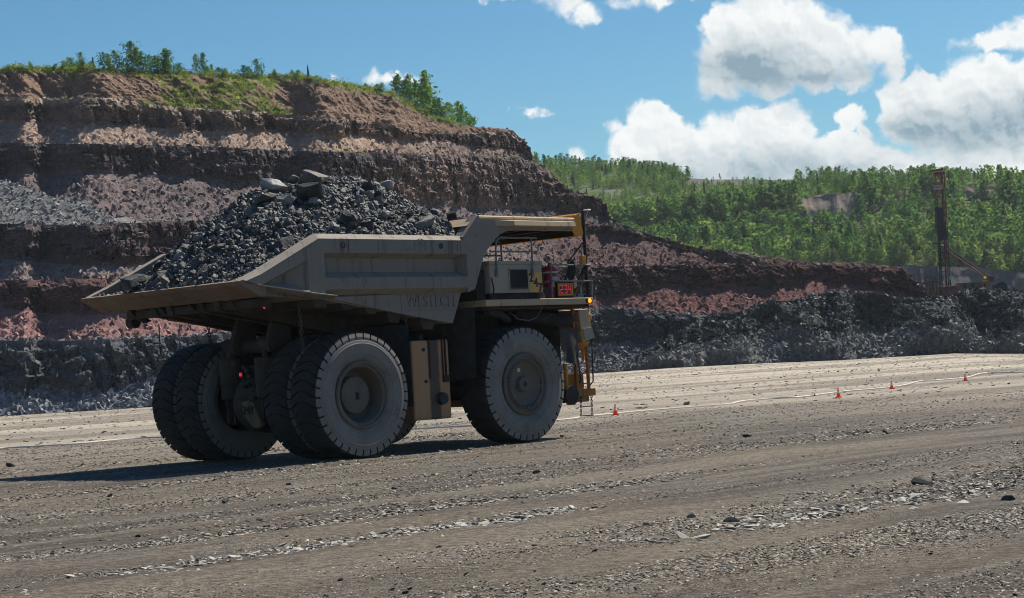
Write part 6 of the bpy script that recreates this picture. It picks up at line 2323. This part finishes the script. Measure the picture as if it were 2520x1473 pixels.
z0 = b.z - 0.8
m.box(a.x, b.x, -.8, 3.2, z0, a.z)
m.mi = 1
a2, b2 = rp(2412, 692), rp(2436, 722)
m.box(a2.x + .01, b2.x, -.9, 3.2, z0, a2.z)
m.mi = 2
a3 = rp(2320, 706)
m.box(a3.x - .5, a.x - .01, -.7, 3.0, z0, a3.z)
hs = m.build('machinery_house', [M_RIGB, M_RIGY, M_RIGRED], rig, bevel=0.05)
m = MB()
for x, y, w, h in ((2372, 704, 8, 12), (2392, 704, 10, 12), (2420, 705, 6, 12)):
    q = rp(x, y)
    m.box(q.x - w / 2 * .07, q.x + w / 2 * .07, -.93, -.905, q.z - h / 2 * .07, q.z + h / 2 * .07)
m.build('side_panel', M_MASTD, hs)
m = MB()
a, b = rp(2427, 680), rp(2447, 694)
m.box(a.x, b.x, -.4, 2.0, b.z, a.z)
m.build('engine_unit', M_RIGRED, hs, bevel=0.05)
m = MB()
q = rp(2421, 684)
m.lathe([(0.25, -0.12), (0.25, 0.12), (0.05, 0.2)], (q.x, -.9, q.z), axis='y', n=12)
m.build('work_light', simple('yellow_light', (0.9, 0.75, 0.05), 0.4, 0.1, 3, emit=(1, .8, .05), es=0.1), hs)
m = MB()
q = rp(2466, 708)
m.lathe([(0.95, -0.7), (0.95, -0.62), (0.35, -0.6), (0.35, 0.6), (0.95, 0.62), (0.95, 0.7)], (q.x, 0.6, q.z), axis='y', n=24)
a, b = rp(2446, 702), rp(2456, 722)
m.box(a.x, b.x, 0, 1.2, z0, a.z)
m.build('cable_reel', M_MASTD, rig)
m = MB()
a, b = rp(2476, 697), rp(2489, 700)
m.box(a.x, b.x, 0, 1.2, b.z, a.z)
for x in (2477, 2486):
    q = rp(x, 698)
    m.tube([(q.x, .1, q.z), (q.x, .1, z0)], 0.07, 6)
for y in (704, 710):
    m.tube([rp(2477, y, .1), rp(2486, y, .1)], 0.06, 5)
m.build('rear_platform', M_RAIL, rig)
m = MB()
a, b = rp(2276, 700), rp(2305, 724)
m.box(a.x, b.x, -1.5, 1.5, z0, b.z)
for x in (2277, 2287, 2294, 2303):
    q = rp(x, 700)
    m.box(q.x - .16, q.x + .16, -1.5, -1.2, b.z, a.z)
m.mi = 1
m.box(a.x - .1, b.x + .1, -1.6, 1.6, a.z, a.z + .45)
m.mi = 2
m.box(a.x + .2, b.x - .2, -1.1, 1.4, b.z, a.z)
cb = m.build('operator_cab', [M_RIGY, M_RIGRED, M_GLASS], rig)
m = MB()
for x in (2278, 2287, 2296, 2303):
    m.tube([rp(x, 696), rp(x, 683)], 0.05, 5)
m.tube([rp(2278, 684), rp(2303, 684)], 0.05, 5)
m.build('cab_rail', M_MASTD, cb)

# ------------------------------------------------------------------ thin haze over the pit
hm = bpy.data.materials.new('thin_haze')
hm.use_nodes = True
ht = NT(hm.node_tree)
ht.n.remove(hm.node_tree.nodes['Principled BSDF'])
pv = ht.node('ShaderNodeVolumePrincipled')
pv.inputs['Color'].default_value = (0.80, 0.90, 1.0, 1)
pv.inputs['Density'].default_value = 0.00007
pv.inputs['Anisotropy'].default_value = 0.2
ht.l.new(pv.outputs[0], hm.node_tree.nodes['Material Output'].inputs['Volume'])
MB().box(-2600, 2600, -2600, 2600, -8, 150).build('haze', hm, None, kind='stuff', label='thin blue haze hanging over the pit')
